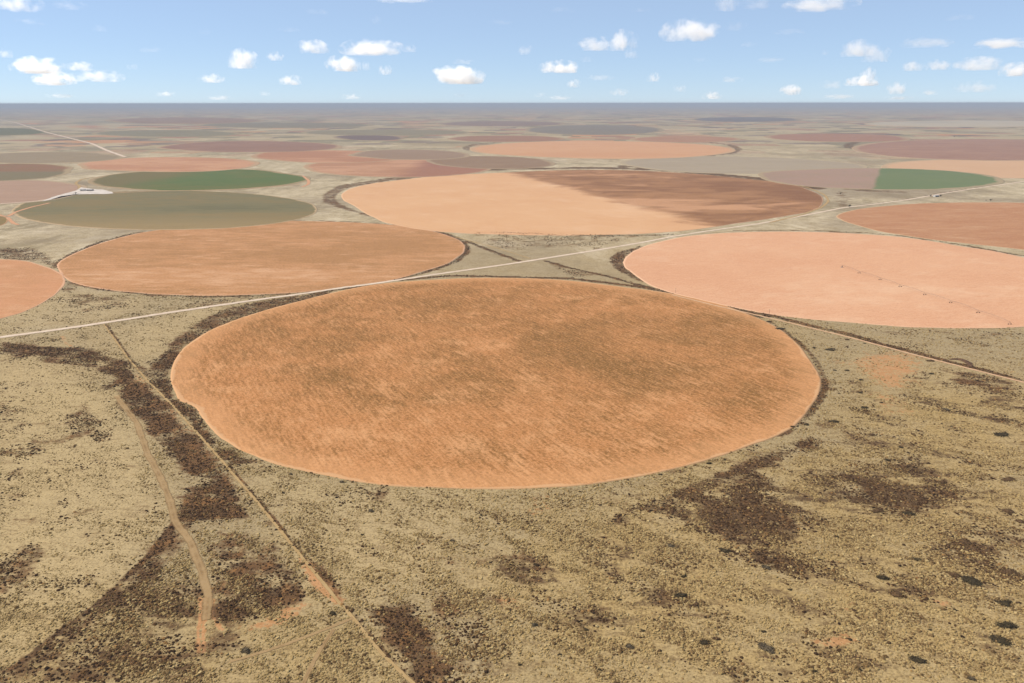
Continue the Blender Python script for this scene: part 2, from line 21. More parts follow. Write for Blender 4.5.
{'name':'crop_field','label':'pale peach strip of bare field just beyond the green crop at the right edge','c':(2367.6,3876.4),'d':4542,'pts':[(470.3,-152.0),(503.8,-94.8),(532.3,-35.7),(555.3,24.6),(572.4,85.7),(583.0,146.6),(586.7,206.6),(583.1,265.0),(572.0,320.7),(553.2,372.9),(526.7,420.7),(492.8,463.2),(451.6,499.6),(403.7,529.1),(349.8,551.3),(290.5,565.5),(226.8,571.4),(159.8,569.1),(90.6,558.4),(20.2,539.6),(-50.1,513.2),(-119.2,479.6),(-186.1,439.7),(-249.8,394.0),(-309.4,343.6),(-364.3,289.3),(-413.8,232.0),(-457.5,172.6),(-495.0,111.9),(-526.1,50.9),(-550.9,-9.9),(-569.1,-69.6),(-581.0,-127.6),(-586.7,-183.5),(-586.3,-236.8),(-580.2,-286.9),(-568.6,-333.7),(-551.9,-376.8),(-530.3,-416.0),(-504.3,-451.0),(-474.0,-481.8),(-439.9,-508.2),(-402.4,-530.0),(-361.6,-547.4),(-318.1,-560.0),(-272.0,-568.1),(-223.8,-571.4),(-173.8,-570.1),(-122.3,-564.1),(-69.7,-553.4),(-16.3,-538.1),(37.5,-518.1),(91.4,-493.7),(144.8,-464.8),(197.5,-431.6),(248.9,-394.2),(298.7,-352.7),(346.2,-307.5),(391.0,-258.8),(432.6,-206.8)],'cols':[(0.356,0.22,0.127),(0.325,0.192,0.11),(0.375,0.245,0.153),(0.284,0.201,0.122)],'stripe':(0,40,0.04),'patch':(300,0.3),'edge':34.94066978467251,'seed':10},
{'name':'crop_field','label':'far round peach field with a dark brown rim,beyond the wide two coloured field','c':(629.7,5613.2),'d':5648,'pts':[(918.5,-191.7),(933.5,-99.6),(941.7,-5.2),(942.6,90.8),(935.7,187.7),(920.7,284.7),(897.5,380.6),(865.7,474.7),(825.5,565.7),(776.7,652.6),(719.6,734.3),(654.6,809.5),(582.0,877.1),(502.7,936.2),(417.3,985.7),(326.8,1024.8),(232.2,1052.9),(134.8,1069.4),(35.7,1074.0),(-63.8,1066.6),(-162.3,1047.5),(-258.7,1016.8),(-351.8,975.3),(-440.4,923.5),(-523.6,862.4),(-600.5,792.9),(-670.5,716.1),(-733.0,633.1),(-787.5,545.2),(-833.8,453.4),(-871.9,358.8),(-901.6,262.5),(-923.2,165.5),(-936.7,68.7),(-942.6,-27.0),(-941.0,-120.9),(-932.4,-212.4),(-917.1,-300.9),(-895.7,-385.8),(-868.5,-466.8),(-835.9,-543.5),(-798.5,-615.7),(-756.6,-683.0),(-710.6,-745.3),(-660.9,-802.4),(-608.0,-854.3),(-552.1,-900.8),(-493.7,-941.8),(-433.1,-977.3),(-370.5,-1007.4),(-306.3,-1031.8),(-240.7,-1050.7),(-174.2,-1064.1),(-106.8,-1071.8),(-39.0,-1074.0),(29.0,-1070.5),(97.0,-1061.5),(164.6,-1046.9),(231.6,-1026.7),(297.7,-1001.0),(362.6,-969.7),(426.0,-932.9),(487.6,-890.6),(547.0,-842.9),(603.8,-789.8),(657.8,-731.5),(708.4,-668.0),(755.3,-599.6),(798.1,-526.4),(836.2,-448.6),(869.3,-366.7),(896.9,-280.9)],'cols':[(0.367,0.202,0.107),(0.311,0.15,0.075),(0.381,0.226,0.128),(0.299,0.195,0.111)],'stripe':(0,40,0.04),'patch':(300,0.4),'edge':43.44927021392326,'seed':11,'blots':[(548,4902,434,156,-1.8),(-193,4772,151,138,-1)],'squash':(1.0,0.4)},
{'name':'crop_field','label':'orange strip field behind the dark green field at left','c':(-1819.8,4182.9),'d':4562,'pts':[(481.0,23.1),(455.3,79.1),(424.0,134.9),(387.3,189.8),(345.3,243.1),(298.6,293.9),(247.6,341.6),(192.8,385.3),(135.0,424.2),(74.9,457.7),(13.4,485.2),(-48.6,506.2),(-110.2,520.1),(-170.3,526.8),(-228.1,526.2),(-282.7,518.1),(-333.1,502.8),(-378.8,480.7),(-419.0,452.0),(-453.3,417.5),(-481.2,377.6),(-502.7,333.2),(-517.4,284.9),(-525.5,233.5),(-527.0,179.9),(-522.1,124.7),(-511.2,68.8),(-494.7,12.9),(-472.8,-42.5),(-446.1,-96.8),(-415.0,-149.3),(-380.1,-199.6),(-341.7,-247.4),(-300.4,-292.1),(-256.7,-333.6),(-211.0,-371.5),(-163.7,-405.6),(-115.4,-435.8),(-66.4,-461.8),(-17.1,-483.6),(32.1,-501.1),(80.8,-514.1),(128.7,-522.7),(175.4,-526.8),(220.6,-526.4),(263.9,-521.5),(305.0,-512.1),(343.6,-498.2),(379.4,-480.0),(412.0,-457.4),(441.2,-430.6),(466.6,-399.7),(488.0,-364.8),(504.9,-326.3),(517.3,-284.2),(524.7,-238.9),(527.0,-190.6),(523.9,-139.9),(515.3,-87.0),(501.0,-32.5)],'cols':[(0.337,0.183,0.103),(0.237,0.103,0.055),(0.356,0.211,0.123),(0.271,0.183,0.105)],'stripe':(0,40,0.05),'patch':(220,0.55),'edge':35.0895349737134,'seed':12,'blots':[(-2049,3956,132,102,-2.2),(-1710,3871,99,74,-1.6),(-1635,4490,172,98,-1.8)],'squash':(1.0,0.35)},
{'name':'crop_field','label':'peach field with a dark brown top edge left of the picture centre,second row behind green','c':(-1120.9,4813.8),'d':4943,'pts':[(480.4,-60.9),(464.4,2.2),(442.9,66.1),(416.1,130.1),(384.1,193.3),(347.0,255.0),(305.2,314.3),(259.0,370.2),(209.1,421.9),(155.9,468.6),(100.2,509.3),(42.8,543.4),(-15.6,570.3),(-74.0,589.3),(-131.5,600.1),(-187.2,602.6),(-240.2,596.6),(-289.9,582.3),(-335.3,559.9),(-375.9,530.0),(-411.1,493.0),(-440.6,449.7),(-464.0,400.8),(-481.1,347.2),(-492.0,289.8),(-496.6,229.4),(-495.2,166.9),(-487.9,103.3),(-475.2,39.2),(-457.2,-24.4),(-434.4,-87.0),(-407.4,-147.8),(-376.4,-206.4),(-341.9,-262.2),(-304.5,-314.7),(-264.5,-363.6),(-222.4,-408.5),(-178.7,-449.2),(-133.7,-485.5),(-87.8,-517.1),(-41.4,-543.9),(5.0,-565.8),(51.2,-582.6),(96.9,-594.4),(141.6,-601.1),(185.0,-602.6),(226.9,-598.9),(266.8,-590.1),(304.6,-576.2),(339.9,-557.2),(372.4,-533.2),(401.8,-504.4),(427.7,-470.8),(450.0,-432.6),(468.3,-390.1),(482.3,-343.5),(491.9,-293.0),(496.6,-239.1),(496.4,-182.1),(491.1,-122.5)],'cols':[(0.327,0.175,0.099),(0.208,0.093,0.051),(0.351,0.197,0.116),(0.261,0.175,0.102)],'stripe':(0,40,0.05),'patch':(260,0.7),'edge':38.01966640399641,'seed':13,'blots':[(-1387,4933,251,237,-2.4),(-771,4437,169,112,-2)],'squash':(1.0,0.4)},
{'name':'crop_field','label':'reddish peach field touching the far left end of the wide two coloured field','c':(-584.9,3941.9),'d':3985,'pts':[(464.3,-50.6),(454.9,9.9),(440.2,71.2),(420.1,132.7),(394.7,193.4),(364.1,252.6),(328.4,309.5),(288.0,363.0),(243.3,412.3),(194.8,456.5),(143.1,494.7),(89.0,526.3),(33.3,550.5),(-23.1,566.9),(-79.3,575.0),(-134.4,574.8),(-187.6,566.2),(-237.8,549.4),(-284.4,524.8),(-326.6,492.9),(-364.0,454.3),(-396.0,409.9),(-422.3,360.3),(-442.7,306.6),(-457.2,249.7),(-465.7,190.4),(-468.5,129.5),(-465.7,68.1),(-457.6,6.8),(-444.5,-53.7),(-426.8,-112.7),(-404.9,-169.6),(-379.1,-224.1),(-350.0,-275.5),(-317.9,-323.6),(-283.1,-368.1),(-246.2,-408.6),(-207.4,-445.1),(-167.2,-477.3),(-125.9,-505.1),(-83.7,-528.4),(-41.2,-547.0),(1.5,-561.1),(44.1,-570.4),(86.2,-575.0),(127.6,-574.9),(168.0,-570.0),(207.0,-560.5),(244.5,-546.2),(280.1,-527.3),(313.5,-503.8),(344.5,-475.7),(372.8,-443.3),(398.0,-406.7),(419.8,-365.9),(438.0,-321.2),(452.3,-272.9),(462.3,-221.3),(467.8,-166.8),(468.5,-109.7)],'cols':[(0.317,0.171,0.098),(0.216,0.105,0.057),(0.347,0.206,0.125),(0.264,0.179,0.106)],'stripe':(0,40,0.05),'patch':(280,0.65),'edge':30.654511924846105,'seed':14,'blots':[(-336,3669,215,166,-2.4),(-859,4175,160,114,-1.6)],'squash':(1.0,0.4),'grad':(1,0,0.05,0.35,(164,116,100))},
{'name':'crop_field','label':'dull purple brown round field far behind the orange strip field at left','c':(-1957.0,5943.9),'d':6258,'pts':[(680.3,-10.2),(651.0,74.9),(613.7,160.3),(568.7,245.0),(516.1,327.9),(456.5,407.7),(390.3,483.3),(318.2,553.4),(241.2,616.9),(160.2,672.5),(76.3,719.3),(-9.1,756.2),(-94.8,782.7),(-179.4,798.1),(-261.6,802.1),(-340.0,794.6),(-413.4,775.8),(-480.7,746.1),(-540.9,706.1),(-593.2,656.6),(-637.0,598.5),(-671.9,532.9),(-697.6,461.0),(-714.0,384.0),(-721.3,303.1),(-719.7,219.5),(-709.5,134.5),(-691.3,49.1),(-665.5,-35.7),(-632.8,-119.0),(-593.8,-199.8),(-549.2,-277.5),(-499.7,-351.3),(-445.8,-420.8),(-388.3,-485.5),(-327.8,-544.8),(-264.9,-598.5),(-200.2,-646.4),(-134.2,-688.1),(-67.6,-723.5),(-0.8,-752.5),(65.7,-774.9),(131.4,-790.7),(195.9,-799.7),(258.6,-802.1),(319.2,-797.7),(377.2,-786.6),(432.1,-768.8),(483.6,-744.4),(531.2,-713.5),(574.5,-676.2),(613.0,-632.6),(646.4,-582.9),(674.1,-527.4),(695.9,-466.5),(711.2,-400.3),(719.8,-329.5),(721.3,-254.4),(715.3,-175.7),(701.7,-94.0)],'cols':[(0.163,0.09,0.062),(0.214,0.125,0.086),(0.142,0.075,0.051),(0.25,0.175,0.104)],'stripe':(0,40,0.05),'patch':(300,0.5),'edge':48.13705757418224,'seed':15},
{'name':'crop_field','label':'dark red and olive field cut by the left edge of the picture above the pink field','c':(-2383.5,3716.7),'d':4415,'pts':[(245.3,110.5),(201.2,175.9),(152.5,238.9),(100.1,298.1),(44.8,352.1),(-12.0,399.4),(-69.1,438.7),(-125.3,468.8),(-179.0,488.7),(-229.0,497.9),(-273.9,496.0),(-312.6,483.2),(-344.3,459.7),(-368.4,426.4),(-384.3,384.3),(-392.0,334.5),(-391.7,278.6),(-383.5,217.9),(-368.1,153.9),(-346.0,88.1),(-318.1,21.8),(-285.1,-43.7),(-247.9,-107.4),(-207.2,-168.3),(-164.0,-225.6),(-118.8,-278.5),(-72.6,-326.5),(-25.9,-369.2),(20.6,-406.2),(66.3,-437.2),(110.8,-462.0),(153.5,-480.5),(194.0,-492.5),(231.8,-497.9),(266.5,-496.8),(297.7,-489.1),(325.1,-475.0),(348.3,-454.4),(366.9,-427.4),(380.6,-394.4),(389.1,-355.4),(392.0,-310.9),(389.2,-261.1),(380.5,-206.6),(365.6,-148.1),(344.5,-86.1),(317.3,-21.7),(284.1,44.2)],'cols':[(0.159,0.079,0.044),(0.124,0.094,0.042),(0.171,0.094,0.053),(0.234,0.173,0.099)],'stripe':(0,40,0.05),'patch':(200,0.6),'edge':33.963943440788675,'seed':16,'grad':(0,-1,-0.1,0.2,(134,124,98))},
{'name':'crop_field','label':'dusty pink field at the left edge beside the white gravel yard','c':(-1869.2,2849.5),'d':3408,'pts':[(255.0,100.5),(226.0,144.8),(193.7,188.0),(158.6,229.3),(120.9,268.2),(81.2,304.0),(40.0,335.9),(-2.2,363.5),(-44.7,386.1),(-86.7,403.4),(-127.7,414.8),(-166.9,420.3),(-203.8,419.6),(-237.6,412.9),(-267.8,400.1),(-294.1,381.7),(-316.0,357.9),(-333.3,329.3),(-345.9,296.5),(-353.6,260.0),(-356.7,220.5),(-355.1,178.7),(-349.0,135.3),(-338.9,90.8),(-324.9,45.9),(-307.3,1.1),(-286.6,-43.0),(-263.2,-86.0),(-237.3,-127.5),(-209.4,-167.1),(-179.7,-204.4),(-148.8,-239.4),(-116.8,-271.6),(-84.1,-301.0),(-51.0,-327.4),(-17.8,-350.6),(15.3,-370.6),(48.1,-387.4),(80.3,-400.7),(111.6,-410.7),(141.9,-417.2),(171.0,-420.3),(198.7,-419.9),(224.8,-416.1),(249.0,-408.8),(271.3,-398.1),(291.4,-384.0),(309.2,-366.6),(324.4,-345.8),(337.0,-321.9),(346.6,-294.9),(353.2,-264.8),(356.6,-232.0),(356.7,-196.5),(353.2,-158.6),(346.1,-118.6),(335.3,-76.8),(320.8,-33.5),(302.5,10.8),(280.6,55.6)],'cols':[(0.245,0.155,0.106),(0.211,0.133,0.088),(0.271,0.183,0.126),(0.257,0.19,0.119)],'stripe':(0,40,0.1),'patch':(220,0.5),'edge':26.21434522941448,'seed':17,'squash':(1.0,0.3)},
{'name':'crop_field','label':'grey brown field crossed by a short pale lane,far at the left edge','c':(-2799.9,4708.9),'d':5478,'pts':[(441.1,78.6),(395.5,146.3),(342.0,212.1),(281.3,274.8),(214.5,332.9),(142.6,385.0),(67.2,429.7),(-10.2,466.0),(-87.8,492.7),(-163.9,509.2),(-236.6,514.9),(-304.4,509.7),(-365.6,493.8),(-418.9,467.5),(-463.1,431.7),(-497.6,387.4),(-521.7,335.6),(-535.3,277.8),(-538.4,215.3),(-531.4,149.6),(-514.8,82.0),(-489.2,13.9),(-455.6,-53.5),(-414.7,-119.1),(-367.6,-181.9),(-315.3,-240.9),(-258.7,-295.5),(-198.9,-344.9),(-136.7,-388.7),(-73.1,-426.5),(-8.9,-457.9),(55.0,-482.6),(117.8,-500.4),(178.7,-511.2),(237.1,-514.9),(292.2,-511.5),(343.4,-501.1),(389.9,-483.6),(431.2,-459.3),(466.6,-428.2),(495.6,-390.8),(517.6,-347.2),(532.0,-298.0),(538.4,-243.7),(536.5,-184.9),(525.9,-122.3),(506.5,-56.9),(478.2,10.5)],'cols':[(0.18,0.134,0.082),(0.155,0.116,0.065),(0.199,0.15,0.094),(0.238,0.179,0.106)],'stripe':(0,40,0.05),'patch':(260,0.4),'edge':42.1419450853798,'seed':18},
{'name':'crop_field','label':'large mauve field far off at the right edge behind the pale peach strip','c':(3397.9,5651.8),'d':6595,'pts':[(764.2,-325.9),(852.7,-190.1),(934.1,-48.8),(1006.8,96.6),(1069.2,244.6),(1119.4,393.1),(1155.9,540.0),(1177.1,682.7),(1181.4,818.5),(1167.8,944.6),(1135.5,1058.0),(1084.1,1155.8),(1013.8,1235.4),(925.4,1294.7),(820.2,1331.8),(700.3,1345.5),(568.0,1335.6),(426.1,1302.3),(277.8,1246.5),(126.1,1170.1),(-25.9,1075.0),(-175.1,964.0),(-319.0,839.8),(-455.3,705.4),(-582.2,563.6),(-698.2,417.2),(-802.2,268.8),(-893.6,120.6),(-972.1,-25.4),(-1037.6,-167.4),(-1090.4,-304.2),(-1130.6,-434.5),(-1158.8,-557.5),(-1175.5,-672.6),(-1181.4,-779.1),(-1177.0,-876.8),(-1163.0,-965.4),(-1139.9,-1044.7),(-1108.5,-1114.8),(-1069.1,-1175.6),(-1022.5,-1227.0),(-969.0,-1269.2),(-909.2,-1302.1),(-843.4,-1325.7),(-772.2,-1340.2),(-695.9,-1345.5),(-614.8,-1341.7),(-529.4,-1328.7),(-440.0,-1306.5),(-347.0,-1275.1),(-250.8,-1234.5),(-151.8,-1184.6),(-50.5,-1125.3),(52.5,-1056.8),(156.8,-978.9),(261.7,-891.8),(366.3,-795.6),(469.9,-690.5),(571.5,-576.8),(670.0,-455.1)],'cols':[(0.214,0.121,0.082),(0.167,0.086,0.061),(0.267,0.161,0.108),(0.245,0.172,0.105)],'stripe':(0,40,0.05),'patch':(420,0.7),'edge':50.72786648983876,'seed':19,'squash':(1.0,0.3)},
{'name':'crop_field','label':'small dark purple field far off left of the picture centre','c':(-1333.4,7417.6),'d':7536,'pts':[(346.3,-41.7),(321.1,53.9),(287.5,149.3),(246.0,242.1),(197.5,329.5),(143.1,408.8),(84.2,477.7),(22.5,533.6),(-40.2,574.6),(-102.0,599.3),(-160.9,606.7),(-215.2,596.6),(-263.2,569.3),(-303.4,525.9),(-334.8,467.8),(-356.7,397.2),(-368.6,316.5),(-370.4,228.1),(-362.6,134.7),(-345.6,39.1),(-320.3,-56.3),(-287.4,-149.1),(-248.2,-237.3),(-203.7,-319.0),(-155.0,-392.6),(-103.4,-456.8),(-49.9,-510.5),(4.3,-552.9),(58.0,-583.3),(110.4,-601.3),(160.4,-606.7),(207.1,-599.4),(249.4,-579.4),(286.7,-547.1),(318.0,-503.0),(342.7,-447.6),(360.0,-381.9),(369.4,-306.9),(370.4,-224.1),(362.8,-135.1)],'cols':[(0.099,0.068,0.06),(0.129,0.088,0.063),(0.082,0.057,0.055),(0.193,0.142,0.088)],'stripe':(0,40,0.0),'patch':(400,0.4),'edge':57.97305641666313,'seed':20},
{'name':'crop_field','label':'grey fallow field with a dark rim right behind the dark brown wedge','c':(1184.7,4118.8),'d':4286,'pts':[(580.9,-197.0),(597.3,-136.6),(607.6,-73.9),(611.4,-9.4),(608.4,56.2),(598.3,122.2),(580.9,187.8),(556.1,251.9),(523.9,313.9),(484.5,372.5),(438.1,427.0),(385.2,476.2),(326.4,519.2),(262.5,555.3),(194.4,583.6),(123.2,603.6),(49.8,614.8),(-24.3,617.0),(-98.1,610.1),(-170.2,594.3),(-239.6,569.9),(-305.1,537.5),(-365.8,497.7),(-420.9,451.4),(-469.6,399.4),(-511.5,342.6),(-546.3,282.2),(-573.6,218.9),(-593.5,153.9),(-606.0,88.1),(-611.4,22.2),(-609.7,-43.0),(-601.5,-106.7),(-587.0,-168.2),(-566.8,-227.2),(-541.2,-283.0),(-510.7,-335.4),(-475.8,-383.9),(-436.9,-428.3),(-394.5,-468.4),(-349.1,-503.9),(-301.1,-534.7),(-250.8,-560.8),(-198.8,-582.0),(-145.4,-598.3),(-91.1,-609.5),(-36.1,-615.8),(19.2,-617.0),(74.3,-613.2),(128.9,-604.3),(182.5,-590.5),(235.0,-571.6),(285.7,-547.9),(334.4,-519.3),(380.6,-486.1),(423.9,-448.2),(463.8,-405.8),(499.9,-359.3),(531.8,-308.7),(559.0,-254.5)],'cols':[(0.231,0.183,0.128),(0.202,0.158,0.107),(0.251,0.206,0.142),(0.254,0.199,0.126)],'stripe':(0,40,0.05),'patch':(300,0.5),'edge':32.96788292997646,'seed':21,'squash':(1.0,0.4)},
{'name':'crop_field','label':'grey brown field just left of the far peach field with the dark rim','c':(-637.4,4949.9),'d':4991,'pts':[(374.5,-49.3),(361.5,18.7),(341.9,87.3),(316.0,155.2),(283.8,221.1),(245.9,283.6),(202.8,341.3),(155.2,392.9),(104.2,437.0),(50.6,472.4),(-4.4,498.3),(-59.4,513.9),(-113.3,518.7),(-164.8,512.6),(-212.7,495.7),(-256.0,468.7),(-293.8,432.1),(-325.3,387.0),(-350.1,334.7),(-367.7,276.3),(-378.1,213.3),(-381.4,147.0),(-377.6,79.0),(-367.2,10.4),(-350.6,-57.4),(-328.3,-123.3),(-301.0,-186.4),(-269.1,-245.7),(-233.5,-300.5),(-194.7,-350.2),(-153.3,-394.1),(-110.1,-431.9),(-65.6,-463.1),(-20.4,-487.6),(24.8,-505.1),(69.6,-515.5),(113.3,-518.7),(155.5,-514.6),(195.6,-503.4),(233.0,-485.0),(267.4,-459.7),(298.1,-427.6),(324.7,-389.1),(346.8,-344.5),(363.9,-294.2),(375.5,-238.8),(381.4,-179.0),(381.1,-115.5)],'cols':[(0.185,0.123,0.081),(0.159,0.103,0.064),(0.208,0.142,0.093),(0.235,0.171,0.104)],'stripe':(0,40,0.05),'patch':(300,0.5),'edge':38.3903903413778,'seed':22},
{'name':'crop_field','label':'dark grey brown field in front of the far peach field,left part of its near side','c':(-116.3,4292.0),'d':4294,'pts':[(349.4,-89.9),(344.0,-26.6),(332.6,38.2),(315.1,103.2),(291.6,167.3),(262.3,229.1),(227.6,287.3),(187.9,340.5),(144.1,387.4),(96.8,426.7),(47.2,457.5),(-3.6,478.7),(-54.5,489.7),(-104.3,490.3),(-151.9,480.5),(-196.0,460.4),(-235.8,430.7),(-270.4,392.3),(-299.2,346.2),(-321.7,293.7),(-337.5,236.0),(-346.8,174.5),(-349.4,110.6),(-345.7,45.7),(-336.0,-19.1),(-320.7,-82.7),(-300.3,-144.0),(-275.3,-202.1),(-246.3,-256.2),(-214.0,-305.8),(-178.8,-350.2),(-141.4,-389.1),(-102.2,-422.0),(-61.9,-448.8),(-21.0,-469.1),(20.0,-482.9),(60.7,-490.0),(100.5,-490.3),(138.9,-484.0),(175.6,-471.0),(209.9,-451.4),(241.6,-425.4),(270.0,-393.2),(294.8,-355.0),(315.5,-311.2),(331.7,-262.2),(343.0,-208.5),(349.0,-150.8)],'cols':[(0.171,0.111,0.069),(0.147,0.088,0.051),(0.198,0.132,0.083),(0.226,0.164,0.099)],'stripe':(0,40,0.05),'patch':(300,0.5),'edge':33.02763389311545,'seed':23},
{'name':'crop_field','label':'thin brown field behind the left end of the far peach field','c':(-53.8,7190.9),'d':7191,'pts':[(540.2,31.6),(527.0,136.9),(499.8,240.2),(459.0,338.4),(405.2,428.6),(339.4,507.9),(263.3,573.3),(179.1,622.7),(89.2,654.0),(-3.5,666.2),(-96.2,658.6),(-185.8,631.7),(-269.6,586.4),(-345.1,524.6),(-410.0,448.4),(-462.9,360.5),(-502.6,263.8),(-528.4,161.5),(-540.2,56.3),(-538.4,-48.7),(-523.5,-151.1),(-496.4,-248.4),(-458.2,-338.8),(-410.2,-420.5),(-353.7,-492.0),(-290.1,-552.3),(-220.9,-600.4),(-147.5,-635.7),(-71.4,-657.7),(6.0,-666.2),(83.3,-660.9),(159.0,-642.1),(231.7,-609.9),(300.0,-564.7),(362.5,-507.2),(417.7,-438.3),(464.3,-358.9),(501.0,-270.4),(526.5,-174.5),(539.9,-73.1)],'cols':[(0.19,0.102,0.062),(0.163,0.082,0.048),(0.22,0.124,0.077),(0.231,0.159,0.093)],'stripe':(0,40,0.0),'patch':(400,0.4),'edge':55.31599008568103,'seed':24},
{'name':'crop_field','label':'thin brown field behind the right end of the far peach field','c':(1538.4,7052.1),'d':7218,'pts':[(510.5,32.1),(520.5,133.4),(517.2,232.7),(500.0,327.1),(469.0,413.7),(424.6,489.7),(367.7,552.5),(299.8,599.7),(222.8,629.7),(139.1,641.2),(51.2,633.9),(-37.9,607.9),(-125.6,564.4),(-209.1,505.0),(-285.9,431.7),(-354.0,347.2),(-411.7,254.3),(-457.8,155.9),(-491.4,54.7),(-512.3,-46.4),(-520.5,-144.9),(-516.2,-238.7),(-500.0,-325.8),(-472.8,-404.5),(-435.5,-473.5),(-389.2,-531.6),(-335.0,-578.0),(-274.0,-612.0),(-207.7,-633.1),(-137.2,-641.2),(-63.9,-636.1),(10.9,-617.8),(85.7,-586.6),(159.1,-543.0),(229.7,-487.4),(296.0,-420.8),(356.4,-344.2),(409.5,-258.8),(453.8,-166.4),(487.9,-68.7)],'cols':[(0.231,0.124,0.073),(0.195,0.099,0.056),(0.258,0.144,0.089),(0.244,0.168,0.098)],'stripe':(0,40,0.0),'patch':(400,0.4),'edge':55.52249894174812,'seed':25},
{'name':'crop_field','label':'long reddish brown strip field far off on the right,left of the mauve field','c':(3015.3,7384.6),'d':7976,'pts':[(611.2,-176.0),(658.0,-31.2),(689.3,117.3),(703.2,265.7),(698.3,409.6),(673.8,544.7),(629.4,666.2),(565.5,769.4),(483.7,850.3),(386.2,905.5),(276.0,932.5),(157.0,930.0),(33.2,898.3),(-90.9,838.6),(-211.1,753.7),(-323.7,647.2),(-425.1,523.1),(-512.9,386.3),(-585.1,241.3),(-640.4,92.6),(-678.5,-55.5),(-699.2,-199.4),(-703.2,-335.9),(-691.2,-462.3),(-664.2,-576.4),(-623.7,-676.6),(-570.8,-761.5),(-507.1,-830.2),(-433.9,-881.8),(-352.8,-916.0),(-265.3,-932.5),(-172.7,-931.0),(-76.7,-911.6),(21.3,-874.5),(119.5,-820.0),(216.2,-748.6),(309.7,-661.0),(398.0,-558.4),(479.1,-442.1),(550.8,-313.9)],'cols':[(0.206,0.108,0.068),(0.181,0.09,0.056),(0.237,0.131,0.081),(0.234,0.163,0.096)],'stripe':(0,40,0.0),'patch':(400,0.4),'edge':61.357491006091024,'seed':26},
{'name':'crop_field','label':'dark grey green strip field far off at the left edge below the pale road','c':(-5888.5,9229.5),'d':10948,'pts':[(496.2,14.1),(362.2,213.1),(215.8,410.7),(60.5,600.8),(-99.5,777.2),(-259.1,933.6),(-413.1,1063.6),(-555.8,1161.8),(-682.0,1223.9),(-786.9,1246.9),(-866.4,1229.8),(-918.0,1173.5),(-940.2,1080.4),(-933.0,954.8),(-897.7,802.0),(-836.7,628.2),(-753.2,439.7),(-650.7,242.9),(-533.4,43.7),(-405.2,-152.4),(-269.8,-340.7),(-131.0,-517.5),(8.1,-679.5),(144.6,-824.1),(275.9,-949.4),(400.0,-1053.9),(514.7,-1136.5),(618.6,-1196.5),(710.1,-1233.4),(787.8,-1246.9),(850.8,-1236.9),(897.7,-1203.5),(927.8,-1146.9),(940.2,-1067.6),(934.1,-966.3),(908.9,-844.1),(864.3,-702.2),(800.2,-542.7),(716.9,-368.0),(615.1,-181.1)],'cols':[(0.078,0.073,0.032),(0.101,0.087,0.041),(0.064,0.062,0.029),(0.182,0.139,0.069)],'stripe':(0,40,0.0),'patch':(400,0.4),'edge':84.21513618503447,'seed':27},
{'name':'crop_field','label':'grey green strip field beyond the purple brown round field at left','c':(-3751.3,8597.2),'d':9380,'pts':[(775.5,19.6),(690.8,181.1),(586.4,340.9),(464.4,494.1),(327.3,636.0),(178.9,761.4),(23.3,865.8),(-134.4,945.0),(-289.0,995.7),(-435.2,1015.6),(-567.9,1004.0),(-682.6,961.4),(-775.7,889.5),(-844.5,791.4),(-887.6,671.1),(-904.6,533.1),(-896.1,382.4),(-863.5,223.9),(-809.1,62.4),(-735.2,-97.7),(-645.0,-252.6),(-541.2,-398.9),(-426.9,-533.7),(-305.1,-654.8),(-178.5,-760.3),(-49.7,-848.9),(78.9,-919.3),(204.9,-970.9),(326.2,-1003.1),(440.8,-1015.6),(546.7,-1008.4),(642.3,-981.3),(725.6,-934.9),(795.1,-869.4),(849.1,-785.6),(886.0,-684.4),(904.6,-567.3),(903.6,-435.9),(882.0,-292.4),(839.4,-139.5)],'cols':[(0.14,0.117,0.069),(0.119,0.102,0.06),(0.167,0.138,0.083),(0.207,0.156,0.087)],'stripe':(0,40,0.0),'patch':(500,0.4),'edge':72.15353915138031,'seed':28},
{'name':'crop_field','label':'very distant grey green strip field in line above the purple brown round field','c':(-3377.2,11862.2),'d':12334,'pts':[(1312.5,-2.4),(1221.6,237.7),(1096.8,476.2),(939.7,706.3),(753.3,920.4),(541.8,1111.0),(311.3,1270.8),(68.7,1393.3),(-177.9,1473.1),(-419.9,1506.7),(-648.8,1492.7),(-856.6,1431.5),(-1036.4,1326.1),(-1182.7,1181.0),(-1291.8,1002.2),(-1361.7,796.9),(-1392.0,572.4),(-1383.9,336.5),(-1339.8,96.3),(-1262.7,-141.7),(-1156.7,-371.6),(-1025.7,-588.5),(-874.1,-788.2),(-706.1,-967.6),(-525.9,-1123.9),(-337.2,-1255.2),(-143.9,-1360.0),(50.6,-1437.3),(242.9,-1486.4),(429.9,-1506.7),(608.6,-1498.2),(776.0,-1461.0),(929.2,-1395.3),(1065.3,-1301.7),(1181.4,-1181.1),(1274.8,-1034.9),(1342.7,-864.7),(1382.6,-673.0),(1392.0,-462.7),(1369.1,-237.7)],'cols':[(0.134,0.108,0.066),(0.116,0.096,0.059),(0.162,0.126,0.077),(0.21,0.156,0.083)],'stripe':(0,40,0.0),'patch':(700,0.4),'edge':94.87369822360915,'seed':29},
